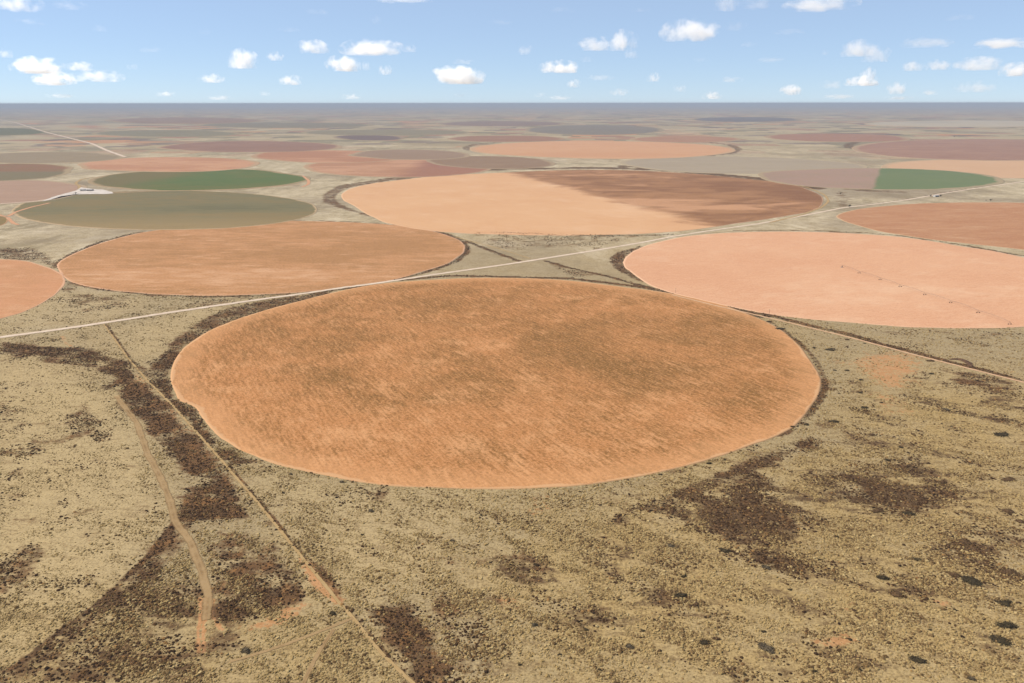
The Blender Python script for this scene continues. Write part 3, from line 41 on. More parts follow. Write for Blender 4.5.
{'name':'crop_field','label':'long olive grey strip field just beyond the small dark purple field','c':(-1393.9,8801.5),'d':8911,'pts':[(940.8,23.4),(897.9,168.6),(831.0,311.6),(740.7,448.5),(628.6,574.8),(497.3,686.5),(350.2,779.5),(191.4,850.2),(26.0,895.9),(-140.8,914.8),(-303.4,906.0),(-456.5,869.9),(-595.3,808.0),(-715.4,722.8),(-813.7,617.5),(-887.9,496.0),(-936.7,362.5),(-959.7,221.2),(-957.4,76.4),(-931.2,-68.0),(-882.8,-208.5),(-814.3,-341.9),(-728.3,-465.5),(-627.2,-577.1),(-513.9,-674.7),(-390.9,-757.1),(-261.0,-823.0),(-126.6,-871.5),(9.7,-902.3),(145.4,-914.8),(278.1,-909.0),(405.5,-884.9),(525.1,-842.7),(634.8,-783.1),(732.1,-706.6),(815.0,-614.4),(881.1,-507.7),(928.4,-388.3),(955.1,-258.2),(959.7,-119.9)],'cols':[(0.149,0.122,0.074),(0.132,0.106,0.061),(0.182,0.147,0.091),(0.207,0.158,0.09)],'stripe':(0,40,0.0),'patch':(500,0.4),'edge':68.54759236071662,'seed':30},
{'name':'crop_field','label':'distant mauve grey strip field above the left end of the far peach field','c':(-158.5,12635.5),'d':12637,'pts':[(1004.3,-0.8),(984.5,271.2),(938.2,541.7),(865.3,802.7),(766.2,1045.6),(642.9,1261.7),(498.2,1442.4),(336.4,1580.2),(162.7,1668.9),(-17.1,1704.4),(-196.3,1685.0),(-368.7,1611.8),(-528.2,1488.0),(-669.6,1319.3),(-788.9,1112.8),(-883.2,876.9),(-950.7,620.4),(-990.9,351.8),(-1004.3,79.5),(-992.2,-189.1),(-956.5,-447.6),(-899.3,-690.6),(-823.2,-913.6),(-730.9,-1113.1),(-624.8,-1286.4),(-507.6,-1431.3),(-381.7,-1546.5),(-249.6,-1630.8),(-113.5,-1683.6),(24.3,-1704.4),(161.6,-1693.1),(296.2,-1649.7),(425.8,-1574.7),(548.3,-1468.6),(661.3,-1332.3),(762.3,-1167.3),(849.1,-975.3),(919.0,-758.9),(969.7,-521.5),(998.8,-267.0)],'cols':[(0.148,0.099,0.073),(0.124,0.083,0.061),(0.183,0.125,0.088),(0.21,0.149,0.082)],'stripe':(0,40,0.0),'patch':(700,0.4),'edge':97.20405960992251,'seed':31},
{'name':'crop_field','label':'dark bluish grey field far off above the middle of the far peach field','c':(1008.3,9800.2),'d':9852,'pts':[(838.6,-82.0),(862.0,213.7),(862.9,512.3),(839.2,804.9),(789.5,1081.0),(713.6,1329.5),(612.6,1539.1),(489.0,1699.3),(346.8,1801.7),(191.5,1840.4),(29.3,1813.3),(-133.1,1722.0),(-289.1,1571.5),(-433.0,1370.0),(-559.9,1127.7),(-666.3,855.6),(-750.2,565.2),(-810.7,266.9),(-848.0,-29.9),(-862.9,-317.4),(-857.1,-589.1),(-832.3,-840.3),(-790.6,-1067.2),(-733.9,-1267.3),(-664.4,-1438.9),(-583.8,-1580.7),(-493.9,-1692.0),(-396.5,-1772.6),(-293.0,-1822.1),(-184.9,-1840.4),(-73.8,-1827.6),(39.1,-1783.7),(152.1,-1708.6),(263.7,-1602.8),(372.1,-1466.3),(475.6,-1300.1),(572.1,-1104.9),(659.2,-882.6),(734.4,-635.5),(795.1,-367.1)],'cols':[(0.131,0.109,0.082),(0.107,0.09,0.071),(0.167,0.133,0.096),(0.202,0.153,0.091)],'stripe':(0,40,0.0),'patch':(700,0.6),'edge':75.78416277772648,'seed':32},
{'name':'crop_field','label':'darkest blue grey strip near the horizon right of the picture centre','c':(4624.3,15799.8),'d':16463,'pts':[(1083.7,-41.4),(1180.7,343.0),(1248.7,727.5),(1283.5,1100.5),(1281.7,1449.4),(1241.1,1761.2),(1161.1,2022.9),(1042.8,2223.0),(889.3,2351.9),(705.5,2403.3),(498.1,2374.6),(275.0,2267.3),(44.7,2086.7),(-184.2,1841.5),(-403.9,1542.7),(-607.5,1203.0),(-789.3,835.5),(-945.4,453.1),(-1072.9,67.6),(-1170.4,-310.6),(-1237.5,-672.5),(-1274.9,-1010.9),(-1283.5,-1319.9),(-1264.9,-1595.1),(-1221.0,-1833.1),(-1153.9,-2031.6),(-1065.5,-2188.8),(-958.1,-2303.6),(-833.8,-2375.2),(-694.7,-2403.3),(-543.0,-2387.7),(-380.9,-2328.4),(-210.9,-2225.9),(-35.3,-2080.7),(143.2,-1893.8),(321.4,-1666.8),(496.3,-1401.9),(664.1,-1102.2),(820.8,-771.7),(962.2,-415.8)],'cols':[(0.096,0.078,0.068),(0.079,0.066,0.059),(0.125,0.101,0.081),(0.191,0.138,0.072)],'stripe':(0,40,0.0),'patch':(900,0.4),'edge':126.63549063052608,'seed':33},
{'name':'crop_field','label':'pale dry strip near the horizon at the right edge','c':(7214.9,12424.8),'d':14368,'pts':[(1719.0,-64.9),(1874.8,244.7),(1984.8,555.4),(2042.1,857.9),(2041.5,1142.2),(1979.0,1397.5),(1853.5,1613.2),(1666.5,1779.8),(1422.8,1889.3),(1130.4,1936.2),(799.8,1918.2),(443.7,1836.2),(75.8,1694.2),(-290.1,1499.3),(-641.2,1260.4),(-966.4,987.7),(-1256.8,692.0),(-1505.6,383.8),(-1708.7,72.7),(-1863.7,-232.8),(-1970.2,-525.4),(-2029.1,-799.1),(-2042.1,-1049.4),(-2012.1,-1272.5),(-1941.8,-1465.9),(-1834.7,-1627.5),(-1694.1,-1756.1),(-1523.3,-1850.8),(-1326.0,-1910.9),(-1105.3,-1936.2),(-864.8,-1926.5),(-607.9,-1881.9),(-338.4,-1802.6),(-60.1,-1689.1),(222.7,-1542.0),(505.5,-1362.6),(783.0,-1152.5),(1049.7,-914.0),(1299.1,-650.2),(1524.7,-365.4)],'cols':[(0.288,0.237,0.163),(0.249,0.201,0.138),(0.316,0.262,0.185),(0.268,0.201,0.112)],'stripe':(0,40,0.0),'patch':(900,0.4),'edge':110.52068993444263,'seed':34},
{'name':'crop_field','label':'small olive brown field at the left edge beside the orange track junction','c':(-1498.6,2127.5),'d':2602,'pts':[(99.5,13.0),(78.5,40.1),(55.2,66.4),(30.2,91.3),(4.1,114.0),(-22.4,133.8),(-48.4,149.9),(-73.2,162.0),(-96.1,169.4),(-116.2,172.0),(-133.0,169.7),(-146.0,162.5),(-154.8,150.7),(-159.1,134.8),(-159.1,115.2),(-154.7,92.6),(-146.2,67.9),(-134.0,41.6),(-118.5,14.5),(-100.3,-12.6),(-79.8,-39.0),(-57.7,-64.2),(-34.5,-87.7),(-10.7,-108.9),(13.0,-127.5),(36.3,-143.1),(58.6,-155.5),(79.6,-164.6),(98.7,-170.1),(115.8,-172.0),(130.4,-170.3),(142.3,-165.0),(151.2,-156.1),(156.8,-143.9),(159.1,-128.4),(157.9,-110.0),(153.1,-88.9),(144.8,-65.6),(132.9,-40.5),(117.8,-14.1)],'cols':[(0.152,0.103,0.04),(0.12,0.088,0.033),(0.187,0.123,0.053),(0.297,0.169,0.086)],'stripe':(0,30,0.1),'patch':(150,0.5),'edge':7,'seed':35},
{'name':'crop_field','label':'mauve strip field far off at left beyond the dark green grey strip','c':(-6289.9,15365.6),'d':16603,'pts':[(1521.3,-166.6),(1320.1,301.6),(1077.2,775.7),(796.6,1241.6),(484.2,1682.7),(148.8,2081.3),(-198.6,2419.4),(-545.0,2680.0),(-876.3,2849.1),(-1178.3,2917.3),(-1438.1,2880.6),(-1645.3,2741.1),(-1792.5,2506.8),(-1876.4,2190.5),(-1896.8,1808.2),(-1857.2,1378.0),(-1763.1,917.8),(-1621.9,444.6),(-1441.6,-26.8),(-1230.4,-483.5),(-996.3,-915.6),(-746.5,-1315.2),(-487.6,-1676.4),(-225.1,-1995.3),(36.0,-2268.9),(291.6,-2495.6),(538.1,-2674.3),(772.3,-2804.3),(991.3,-2885.4),(1192.7,-2917.3),(1373.9,-2900.2),(1532.4,-2833.9),(1665.9,-2718.6),(1771.7,-2554.6),(1847.3,-2342.3),(1889.9,-2082.7),(1896.8,-1777.2),(1865.5,-1428.4),(1793.6,-1039.9),(1679.2,-616.9)],'cols':[(0.168,0.101,0.059),(0.14,0.083,0.051),(0.203,0.13,0.076),(0.224,0.154,0.072)],'stripe':(0,40,0.0),'patch':(800,0.4),'edge':127.71667127947033,'seed':36}]
POLYS = [('dark',1.0,9,[(-686.2,983.0),(-612.8,965.0),(-548.8,956.2),(-505.4,918.8),(-469.6,899.1),(-443.9,844.5),(-493.5,880.3),(-507.9,873.0),(-588.1,907.2),(-653.3,931.3)]),
('dark',1.2,7,[(-513.4,895.4),(-455.5,869.2),(-436.4,841.1),(-452.3,798.9),(-462.7,808.3),(-449.9,837.8),(-495.7,865.7)]),
('dark',1.3,11,[(-453.6,831.1),(-417.2,824.3),(-325.9,704.2),(-259.3,621.6),(-238.9,591.0),(-221.6,553.0),(-261.9,553.1),(-265.2,582.0),(-314.4,642.3),(-353.1,689.6),(-408.4,751.7)]),
('dark',1.1,6,[(-471.4,902.9),(-435.1,869.2),(-432.2,918.5),(-432.9,973.2),(-418.6,908.6),(-401.7,845.8),(-364.3,774.5),(-334.7,751.5),(-304.2,696.7),(-264.0,648.6),(-223.4,623.6),(-249.4,613.7),(-278.3,648.6),(-333.7,723.2),(-389.5,790.1)]),
('dark',0.95,6,[(-438.4,876.5),(-460.6,1024.4),(-452.0,1145.9),(-416.3,1195.5),(-364.7,1238.8),(-309.7,1274.1),(-301.5,1252.5),(-340.8,1198.5),(-378.5,1142.6),(-408.4,1080.5),(-425.3,1019.5),(-427.6,960.1),(-413.7,883.8),(-412.6,847.9)]),
('dark',0.46,18,[(-470.9,730.2),(-446.0,749.0),(-358.8,684.9),(-368.9,646.7),(-429.2,668.8)]),
('dark',0.46,18,[(-559.2,775.0),(-516.4,749.2),(-471.1,668.9),(-483.9,657.8)]),
('dark',0.44,18,[(-488.9,685.2),(-435.3,646.8),(-411.2,596.9),(-434.6,587.8)]),
('dark',0.62,9,[(-357.3,460.8),(-356.0,496.6),(-344.1,493.9),(-332.1,478.1),(-327.3,444.5),(-335.5,427.0)]),
('dark',1.0,7,[(-255.0,507.5),(-235.6,484.4),(-234.9,460.6),(-238.6,450.1),(-249.8,417.5),(-257.4,384.1),(-265.4,357.2),(-279.1,343.4),(-286.1,351.0),(-278.2,371.1),(-272.2,397.0),(-262.9,420.6),(-260.0,446.6),(-255.7,472.9)]),
('dark',0.72,14,[(-248.0,455.9),(-211.5,450.0),(-203.2,435.4),(-196.2,407.4),(-191.3,379.6),(-197.6,362.7),(-213.7,343.3),(-268.2,343.3),(-260.9,379.7)]),
('dark',1.4,7,[(-264.4,561.3),(-228.4,556.3),(-204.5,527.8),(-235.7,520.4),(-249.0,511.8),(-257.6,523.4)]),
('dark',1.2,8,[(-170.6,438.6),(-140.5,445.3),(-132.8,425.6),(-157.5,408.3),(-181.2,400.6),(-193.0,415.4)]),
('dark',0.68,12,[(-220.8,508.9),(-165.1,489.5),(-136.9,441.9),(-190.3,418.4),(-214.9,467.9)]),
('dark',1.1,4,[(-151.7,480.4),(-129.0,458.1),(-107.6,426.0),(-108.8,419.3),(-132.2,449.9)]),
('dark',1.25,9,[(-89.4,414.2),(-62.9,417.2),(-51.6,397.6),(-41.1,375.0),(-23.0,343.0),(-47.5,343.0),(-64.4,366.6),(-75.7,383.9)]),
('dark',0.55,14,[(-62.9,415.2),(-41.7,435.1),(-24.0,422.3),(-7.3,383.7),(-17.6,343.0),(-34.3,348.3)]),
('dark',0.45,12,[(-48.2,441.8),(-14.9,444.0),(-10.9,411.1),(-33.8,406.2)]),
('dark',1.05,9,[(126.7,558.9),(149.1,579.4),(185.2,605.0),(232.1,634.8),(285.8,671.7),(286.4,658.2),(249.9,628.6),(216.8,608.8),(189.8,590.1),(167.4,568.9),(142.0,547.4)]),
('dark',0.95,9,[(66.3,512.6),(84.2,533.4),(106.1,547.5),(130.2,560.5),(141.3,544.2),(143.8,521.2),(134.6,513.9),(115.4,533.3),(96.4,536.4),(75.0,509.7)]),
('dark',1.2,9,[(142.8,533.2),(165.1,544.1),(189.9,547.3),(206.7,537.8),(220.4,521.0),(221.7,508.0),(199.8,505.2),(171.7,498.4),(158.8,491.6),(149.1,505.3)]),
('dark',0.71,16,[(143.1,552.2),(198.3,605.0),(218.4,586.4),(215.4,552.1),(246.3,528.5),(246.6,506.6),(210.3,492.9),(164.6,486.3),(133.0,506.8)]),
('dark',0.63,14,[(164.2,485.0),(202.8,472.1),(214.9,449.3),(192.6,443.6),(164.0,459.9)]),
('dark',0.52,18,[(238.5,595.5),(302.1,624.4),(363.4,604.7),(360.0,551.8),(296.9,520.9),(260.3,543.9)]),
('dark',0.48,18,[(319.8,520.8),(396.3,520.7),(364.8,471.8),(321.2,482.1)]),
('dark',0.46,18,[(222.0,467.1),(284.8,467.0),(326.4,443.4),(300.4,421.8),(236.2,421.9)]),
('dark',0.4,14,[(89.3,467.4),(126.5,477.3),(127.0,449.4),(94.6,438.2)]),
('dark',0.38,14,[(-19.0,467.6),(27.1,482.6),(46.4,455.4),(5.1,432.9)]),
('dark',0.36,12,[(30.1,412.0),(62.8,422.2),(71.3,392.7),(40.3,383.7)]),
('dark',0.4,10,[(-157.9,566.2),(-109.7,572.9),(-89.2,544.6),(-134.6,533.8)]),
('dark',0.6,8,[(468.1,860.7),(498.7,855.7),(482.6,831.7),(457.2,838.5)]),
('dark',0.72,12,[(480.9,821.8),(511.9,845.2),(556.8,866.2),(573.2,818.2),(560.1,774.9),(527.6,793.1),(486.4,802.5)]),
('dark',0.5,12,[(461.9,743.9),(505.1,727.6),(518.7,704.5),(476.5,707.1)]),
('dark',0.55,10,[(368.2,866.7),(383.9,852.5),(363.5,818.8),(347.0,799.8)]),
('dark',0.5,10,[(229.8,462.2),(268.0,452.7),(313.6,446.8),(309.8,434.5),(290.4,441.2),(255.5,427.1),(234.2,434.7)]),
('dark',0.5,9,[(319.8,499.5),(346.5,503.6),(342.7,482.1),(322.6,477.0)]),
('dark',0.6,9,[(325.9,459.7),(348.0,447.9),(340.1,435.6),(325.7,442.3)]),
('dark',0.5,8,[(272.2,543.9),(295.5,537.6),(289.8,525.4),(270.2,529.9)]),
('dark',0.5,9,[(382.3,542.1),(394.7,520.7),(385.5,506.3),(376.4,520.7)]),
('dark',0.4,14,[(168.7,476.0),(185.7,467.2),(179.8,449.3),(165.4,459.9)]),
('dark',0.4,14,[(306.4,634.6),(333.2,614.4),(332.6,586.2),(297.7,593.5)]),
('dark',0.4,14,[(61.4,467.4),(91.7,482.5),(96.3,467.3),(70.0,453.0)]),
('dark',0.75,12,[(-1144.1,1685.1),(-1059.7,1684.7),(-968.3,1591.0),(-900.0,1506.8),(-805.7,1361.5),(-759.2,1305.8),(-742.0,1261.5),(-770.4,1276.0),(-803.0,1353.3),(-839.7,1412.8),(-887.9,1467.9),(-951.9,1527.3),(-1069.9,1569.8)]),
('dark',0.55,12,[(-751.4,1213.3),(-714.5,1254.2),(-622.5,1226.2),(-605.8,1174.0),(-654.3,1131.9),(-714.4,1193.5)]),
('dark',0.55,8,[(-559.9,1149.3),(-464.4,1239.2),(-332.0,1296.4),(-362.9,1231.9),(-492.4,1170.4)]),
('dark',0.95,10,[(-117.7,3716.7),(-326.6,3561.9),(-532.4,3362.6),(-676.8,3036.0),(-661.9,2723.8),(-614.9,2509.5),(-530.7,2359.7),(-366.9,2125.5),(-287.0,2015.6),(-293.1,2059.8),(-398.3,2194.9),(-494.0,2359.5),(-554.1,2482.9),(-600.0,2633.6),(-619.1,2819.2),(-607.6,2975.5),(-509.1,3211.3),(-288.8,3460.3)]),
('dark',1.0,6,[(198.9,1552.6),(222.3,1623.0),(286.2,1702.0),(290.9,1689.5),(238.3,1584.7),(223.4,1514.2),(223.3,1439.2),(237.5,1340.5),(220.9,1360.9),(196.7,1462.6)]),
('dark',0.42,22,[(-104.7,1915.4),(215.0,1867.3),(307.8,1837.2),(173.3,1690.2),(-25.9,1654.8)]),
('dark',0.5,10,[(66.5,1522.1),(122.2,1463.0),(161.7,1382.1),(110.3,1382.4)]),
('dark',0.55,8,[(173.3,1690.2),(200.7,1696.2),(197.2,1665.5),(174.1,1653.7)]),
('dark',0.3,20,[(409.0,1088.3),(500.3,1061.3),(601.5,1035.5),(724.5,1030.1),(703.0,996.6),(531.4,1006.6)]),
('dark',0.75,9,[(-1544.3,2571.0),(-1545.8,2656.3),(-1503.7,2679.6),(-1478.1,2632.4),(-1505.5,2584.5),(-1507.5,2530.0)]),
('dark',0.6,20,[(1180.8,2852.9),(1193.6,2786.4),(1118.2,2548.9),(1021.0,2347.8),(1003.8,2395.5)]),
('soil',0.9,4,[(-152.6,472.8),(-140.8,465.3),(-107.6,422.4),(-108.0,415.2),(-116.7,420.4),(-138.2,444.2)]),
('soil',0.75,5,[(-166.7,395.9),(-150.0,405.4),(-133.9,422.5),(-127.8,418.3),(-136.9,400.5),(-151.5,392.1)]),
('soil',0.5,7,[(-449.5,869.2),(-366.0,765.8),(-291.4,668.5),(-244.9,598.4),(-219.6,544.9),(-233.7,553.0),(-264.0,596.6),(-315.2,668.6),(-387.4,765.8),(-444.6,841.1)]),
('soil',0.7,22,[(405.8,900.2),(488.4,944.3),(524.3,911.5),(481.6,859.2),(434.2,787.2),(408.1,799.6),(416.9,852.4)]),
('soil',0.42,10,[(462.7,852.3),(405.6,714.9),(376.4,728.0),(397.5,793.4)]),
('soil',0.7,4,[(174.6,383.5),(198.6,389.8),(207.9,383.4),(195.6,378.2),(180.8,374.7)]),
('soil',0.7,3,[(269.9,425.0),(280.0,419.7),(277.9,413.6),(270.2,415.7)]),
('soil',0.5,5,[(209.3,415.8),(215.2,414.7),(215.2,408.7),(209.3,409.7)]),
('soil',0.45,8,[(-11.2,427.5),(5.1,430.7),(7.4,414.1),(-7.7,408.1)]),
('soil',0.4,12,[(14.6,564.1),(39.3,565.8),(25.1,521.4),(12.4,533.5)]),
('soil',0.4,30,[(555.0,859.0),(614.2,858.9),(592.2,824.7),(570.2,845.0)]),
('pale',0.8,26,[(-645.4,899.6),(-550.2,884.2),(-422.4,771.7),(-333.8,646.6),(-277.2,553.1),(-260.8,514.7),(-264.1,433.3),(-281.2,384.2),(-294.6,358.8)]),
('pale',0.55,22,[(-574.9,1049.7),(-482.5,1149.0),(-454.9,1212.1),(-456.0,1080.7),(-445.3,922.6),(-452.7,883.9)]),
('pale',0.5,30,[(-237.9,621.6),(-144.0,578.2),(-26.4,565.9),(-57.5,467.6),(-97.9,422.4),(-155.2,493.5)]),
('pale',0.5,12,[(-777.9,1103.8),(-744.9,1174.5),(-762.2,1261.6),(-686.2,1213.0),(-604.7,1212.7),(-559.9,1149.3),(-706.9,1015.6)]),
('gold',0.8,60,[(36.6,521.4),(159.1,586.5),(301.1,667.1),(412.4,831.9),(567.0,769.0),(282.1,335.3),(4.1,335.6),(-7.9,422.3)]),
('gold',0.5,20,[(-329.6,422.8),(-242.8,444.3),(-78.7,383.9),(-49.4,335.7),(-274.4,336.0)])]
LINES = [('dark',1.2,3.2,2,[(-256.9,523.4),(-256.2,510.3),(-255.7,472.9),(-260.0,446.6),(-262.9,420.6),(-272.2,397.0),(-278.2,371.1),(-286.2,349.4)]),
('dark',0.9,4,3,[(376.4,1083.0),(380.0,1041.3),(383.1,974.9),(378.0,912.0),(366.3,852.5),(349.3,802.9),(323.4,758.2),(286.4,705.1),(256.9,676.4)]),
('dark',1.0,8,5,[(-62.0,1907.2),(19.9,1883.6),(104.7,1859.0),(196.1,1849.6),(308.7,1843.0),(389.2,1860.2)]),
('dark',0.9,7,4,[(558.3,1917.5),(670.6,1916.8),(768.1,1909.9),(856.8,1884.5),(933.4,1839.2),(1008.4,1717.0),(1063.9,1585.8)]),
('dark',1.0,8,4,[(-906.0,1506.9),(-937.3,1630.4),(-950.5,1761.0),(-927.5,1889.5),(-885.8,1958.8),(-819.8,2019.1)]),
('dark',1.0,7,4,[(-822.5,2026.1),(-675.7,2097.3),(-550.1,2096.5),(-436.5,2073.5),(-282.6,2012.1)]),
('dark',0.9,6,4,[(-789.1,1341.1),(-707.7,1286.8),(-600.4,1246.7),(-512.1,1233.9),(-434.5,1239.1),(-342.9,1270.6)]),
('dark',1.3,42,10,[(-119.5,3774.2),(137.5,3830.2),(336.7,3876.3),(528.9,3837.4),(714.2,3729.5),(862.3,3590.2),(959.4,3441.6),(1060.2,3273.0),(1123.5,3096.0),(1137.6,2922.8)]),
('dark',1.0,7,4,[(-370.1,2144.8),(-290.7,2033.1),(-207.0,1938.3),(-152.5,1854.6),(-114.2,1783.2),(-40.7,1637.2),(14.3,1532.6)]),
('dark',1.15,6,3,[(69.0,1532.3),(116.0,1458.3),(173.7,1390.6),(223.0,1316.9),(291.6,1222.4),(345.7,1151.8),(385.8,1107.8)]),
('dark',1.2,6.5,3,[(382.3,1125.0),(431.3,1053.8),(464.2,1016.4),(488.3,967.9),(515.4,933.8),(538.3,895.9),(564.1,864.4),(590.1,821.4)]),
('dark',1.2,7,3,[(-202.1,1357.1),(-109.2,1395.4),(-10.9,1384.6),(109.3,1368.9),(221.1,1304.6),(269.1,1257.2),(331.3,1186.1),(370.0,1105.1)]),
('dark',1.0,7,4,[(-151.9,1847.3),(-116.5,1783.2),(-98.6,1691.7),(-96.4,1631.6),(-109.5,1538.4),(-146.3,1454.9),(-177.1,1405.3),(-249.5,1319.0),(-338.4,1252.7)]),
('dark',1.0,26,8,[(546.9,3861.4),(563.8,4020.0),(595.1,3954.6),(706.8,3741.1),(846.5,3522.8),(1054.8,3216.4),(1149.0,3111.7),(1275.8,2852.0),(1389.8,2784.6)]),
('dark',0.9,28,10,[(-306.0,5397.6),(-334.3,5774.3),(-280.5,6204.8),(-95.9,6441.5)]),
('dark',0.9,30,10,[(1582.1,6665.2),(1658.3,6016.8),(1576.3,5484.5),(1405.8,5039.1),(1113.1,4661.8),(853.4,4536.6)]),
('dark',0.8,8,5,[(-1488.0,2810.6),(-1418.4,2764.9),(-1381.7,2777.3)]),
('dark',0.7,5,4,[(1036.9,2371.2),(1173.7,2469.0),(1322.0,2588.8)]),
('dark',0.8,7,5,[(1421.5,2672.1),(1640.3,2848.6),(1814.5,2989.1)]),
('dark',0.6,9,6,[(-1752.2,2658.0),(-1666.8,2687.0),(-1583.8,2627.6)]),
('dark',0.9,40,12,[(2425.6,5350.7),(2392.7,5594.4),(2548.0,5999.7),(2808.0,6465.5)]),
('dark',0.9,36,12,[(2291.1,5353.0),(2415.9,5181.8),(2470.0,5022.0)]),
('dark',0.95,1.6,1.3,[(-588.3,1070.5),(-476.4,910.7),(-418.2,834.3),(-354.3,754.4),(-307.2,691.9),(-262.5,631.8),(-239.6,600.7),(-204.3,552.9),(-152.5,480.4),(-128.9,447.6),(-106.5,417.3),(-96.4,404.3),(-75.5,375.1),(-51.9,347.6)]),
('soil',0.9,1.3,1.6,[(-201.7,424.7),(-193.8,404.5),(-189.9,391.3),(-182.4,373.5)]),
('soil',0.9,1.3,1.6,[(-197.8,424.7),(-190.7,404.5),(-186.9,391.3),(-179.5,373.5)]),
('soil',0.85,1.6,1.8,[(-193.1,422.6),(-185.1,404.5),(-176.1,393.1)]),
('soil',0.8,4,4,[(-3085.7,5164.5),(-2594.6,4384.2)]),
('soil',0.7,3,3,[(-618.5,1010.6),(-595.1,978.2),(-562.6,947.7)])]
ROADS = [('gravel_road','',[(-754.7,966.4),(-700.0,1004.7),(-647.6,1037.4),(-595.3,1075.8),(-527.5,1131.4),(-402.5,1221.2),(-347.7,1256.2),(-297.4,1296.2),(-247.4,1326.8),(-174.3,1382.0),(-115.2,1425.4),(-44.7,1473.3),(14.2,1516.3),(100.5,1585.4),(189.6,1656.0),(305.9,1753.7),(382.8,1828.0),(501.6,1921.0),(646.7,2026.8),(782.8,2144.5),(1007.8,2352.6),(1167.8,2456.2),(1305.6,2555.5),(1517.5,2735.6),(1745.9,2917.0),(2075.3,3163.6),(2507.2,3453.8)],12,0.3,'caliche'),
('farm_track','',[(266.5,1244.5),(322.5,1170.3),(394.3,1084.0),(458.3,1002.1),(510.3,923.6),(548.9,871.3),(588.0,818.2),(627.1,763.1)],5,0.26,'pale_dirt'),
('dirt_track','',[(-589.8,1067.9),(-477.9,908.8),(-420.2,832.3),(-355.8,751.6),(-309.6,690.5),(-265.2,631.8),(-242.2,600.7),(-206.7,552.9),(-154.6,480.4),(-131.0,447.6),(-108.2,416.3),(-98.8,404.3),(-78.5,375.1),(-54.4,347.6),(-32.3,321.7)],2.6,0.2,'tan_dirt'),
('dirt_track','',[(-432.5,783.6),(-375.0,709.3),(-332.3,638.1),(-299.5,591.1),(-275.6,553.1),(-256.7,517.6),(-235.7,493.7),(-211.5,453.5),(-196.4,426.2),(-189.4,402.5)],6.5,0.22,'faint_dirt'),
('dirt_track','',[(-98.8,404.3),(-111.0,394.8),(-141.0,375.2),(-161.4,365.1)],2.6,0.21,'faint_dirt'),
('dirt_track','',[(-108.3,393.9),(-113.1,373.4),(-115.1,347.7),(-117.1,328.7)],3,0.19,'faint_dirt'),
('gravel_road','',[(-1715.2,2404.6),(-1629.9,2465.9),(-1541.6,2543.7),(-1549.8,2627.3)],14,0.6,'caliche'),
('gravel_road','',[(-1425.1,2771.3),(-1317.0,2832.2),(-1146.2,2860.8),(-961.8,2928.4),(-834.3,3072.2)],10,0.6,'pale_dirt'),
('gravel_road','',[(-11670.1,17890.4),(-8437.1,13562.3),(-5147.5,8810.9),(-3344.8,6312.3),(-2720.8,5323.4),(-2312.7,4713.0)],30,1.2,'caliche'),
('dirt_track','',[(-1505.4,2233.9),(-1415.2,2162.0),(-1461.3,2265.5),(-1483.2,2390.8),(-1484.8,2490.4)],12,0.62,'orange_dirt'),
('dirt_track','',[(-1415.2,2162.0),(-1336.2,2057.8),(-1300.2,2022.3)],12,0.66,'orange_dirt'),
('dirt_track','',[(-1591.3,2861.5),(-1664.2,3004.2),(-1746.8,3120.8),(-1813.5,3290.0),(-1818.3,3404.7)],12,0.7,'tan_dirt'),
('dirt_track','',[(-918.7,3442.9),(-834.8,3214.7),(-797.8,3052.5),(-801.7,2977.4)],14,0.64,'orange_dirt'),
('dirt_track','',[(689.4,2053.2),(817.2,2186.2),(946.8,2360.1),(1032.2,2522.6),(1085.6,2693.2),(1113.3,2887.8),(1108.4,3053.0),(1046.5,3229.4)],9,0.34,'tan_dirt'),
('farm_track','',[(821.0,1917.4),(674.9,1929.5),(555.7,1908.1),(460.0,1871.8)],3,0.34,'tan_dirt'),
('farm_track','',[(-135.9,1825.4),(-26.1,1666.8),(37.2,1558.7)],4,0.27,'tan_dirt')]
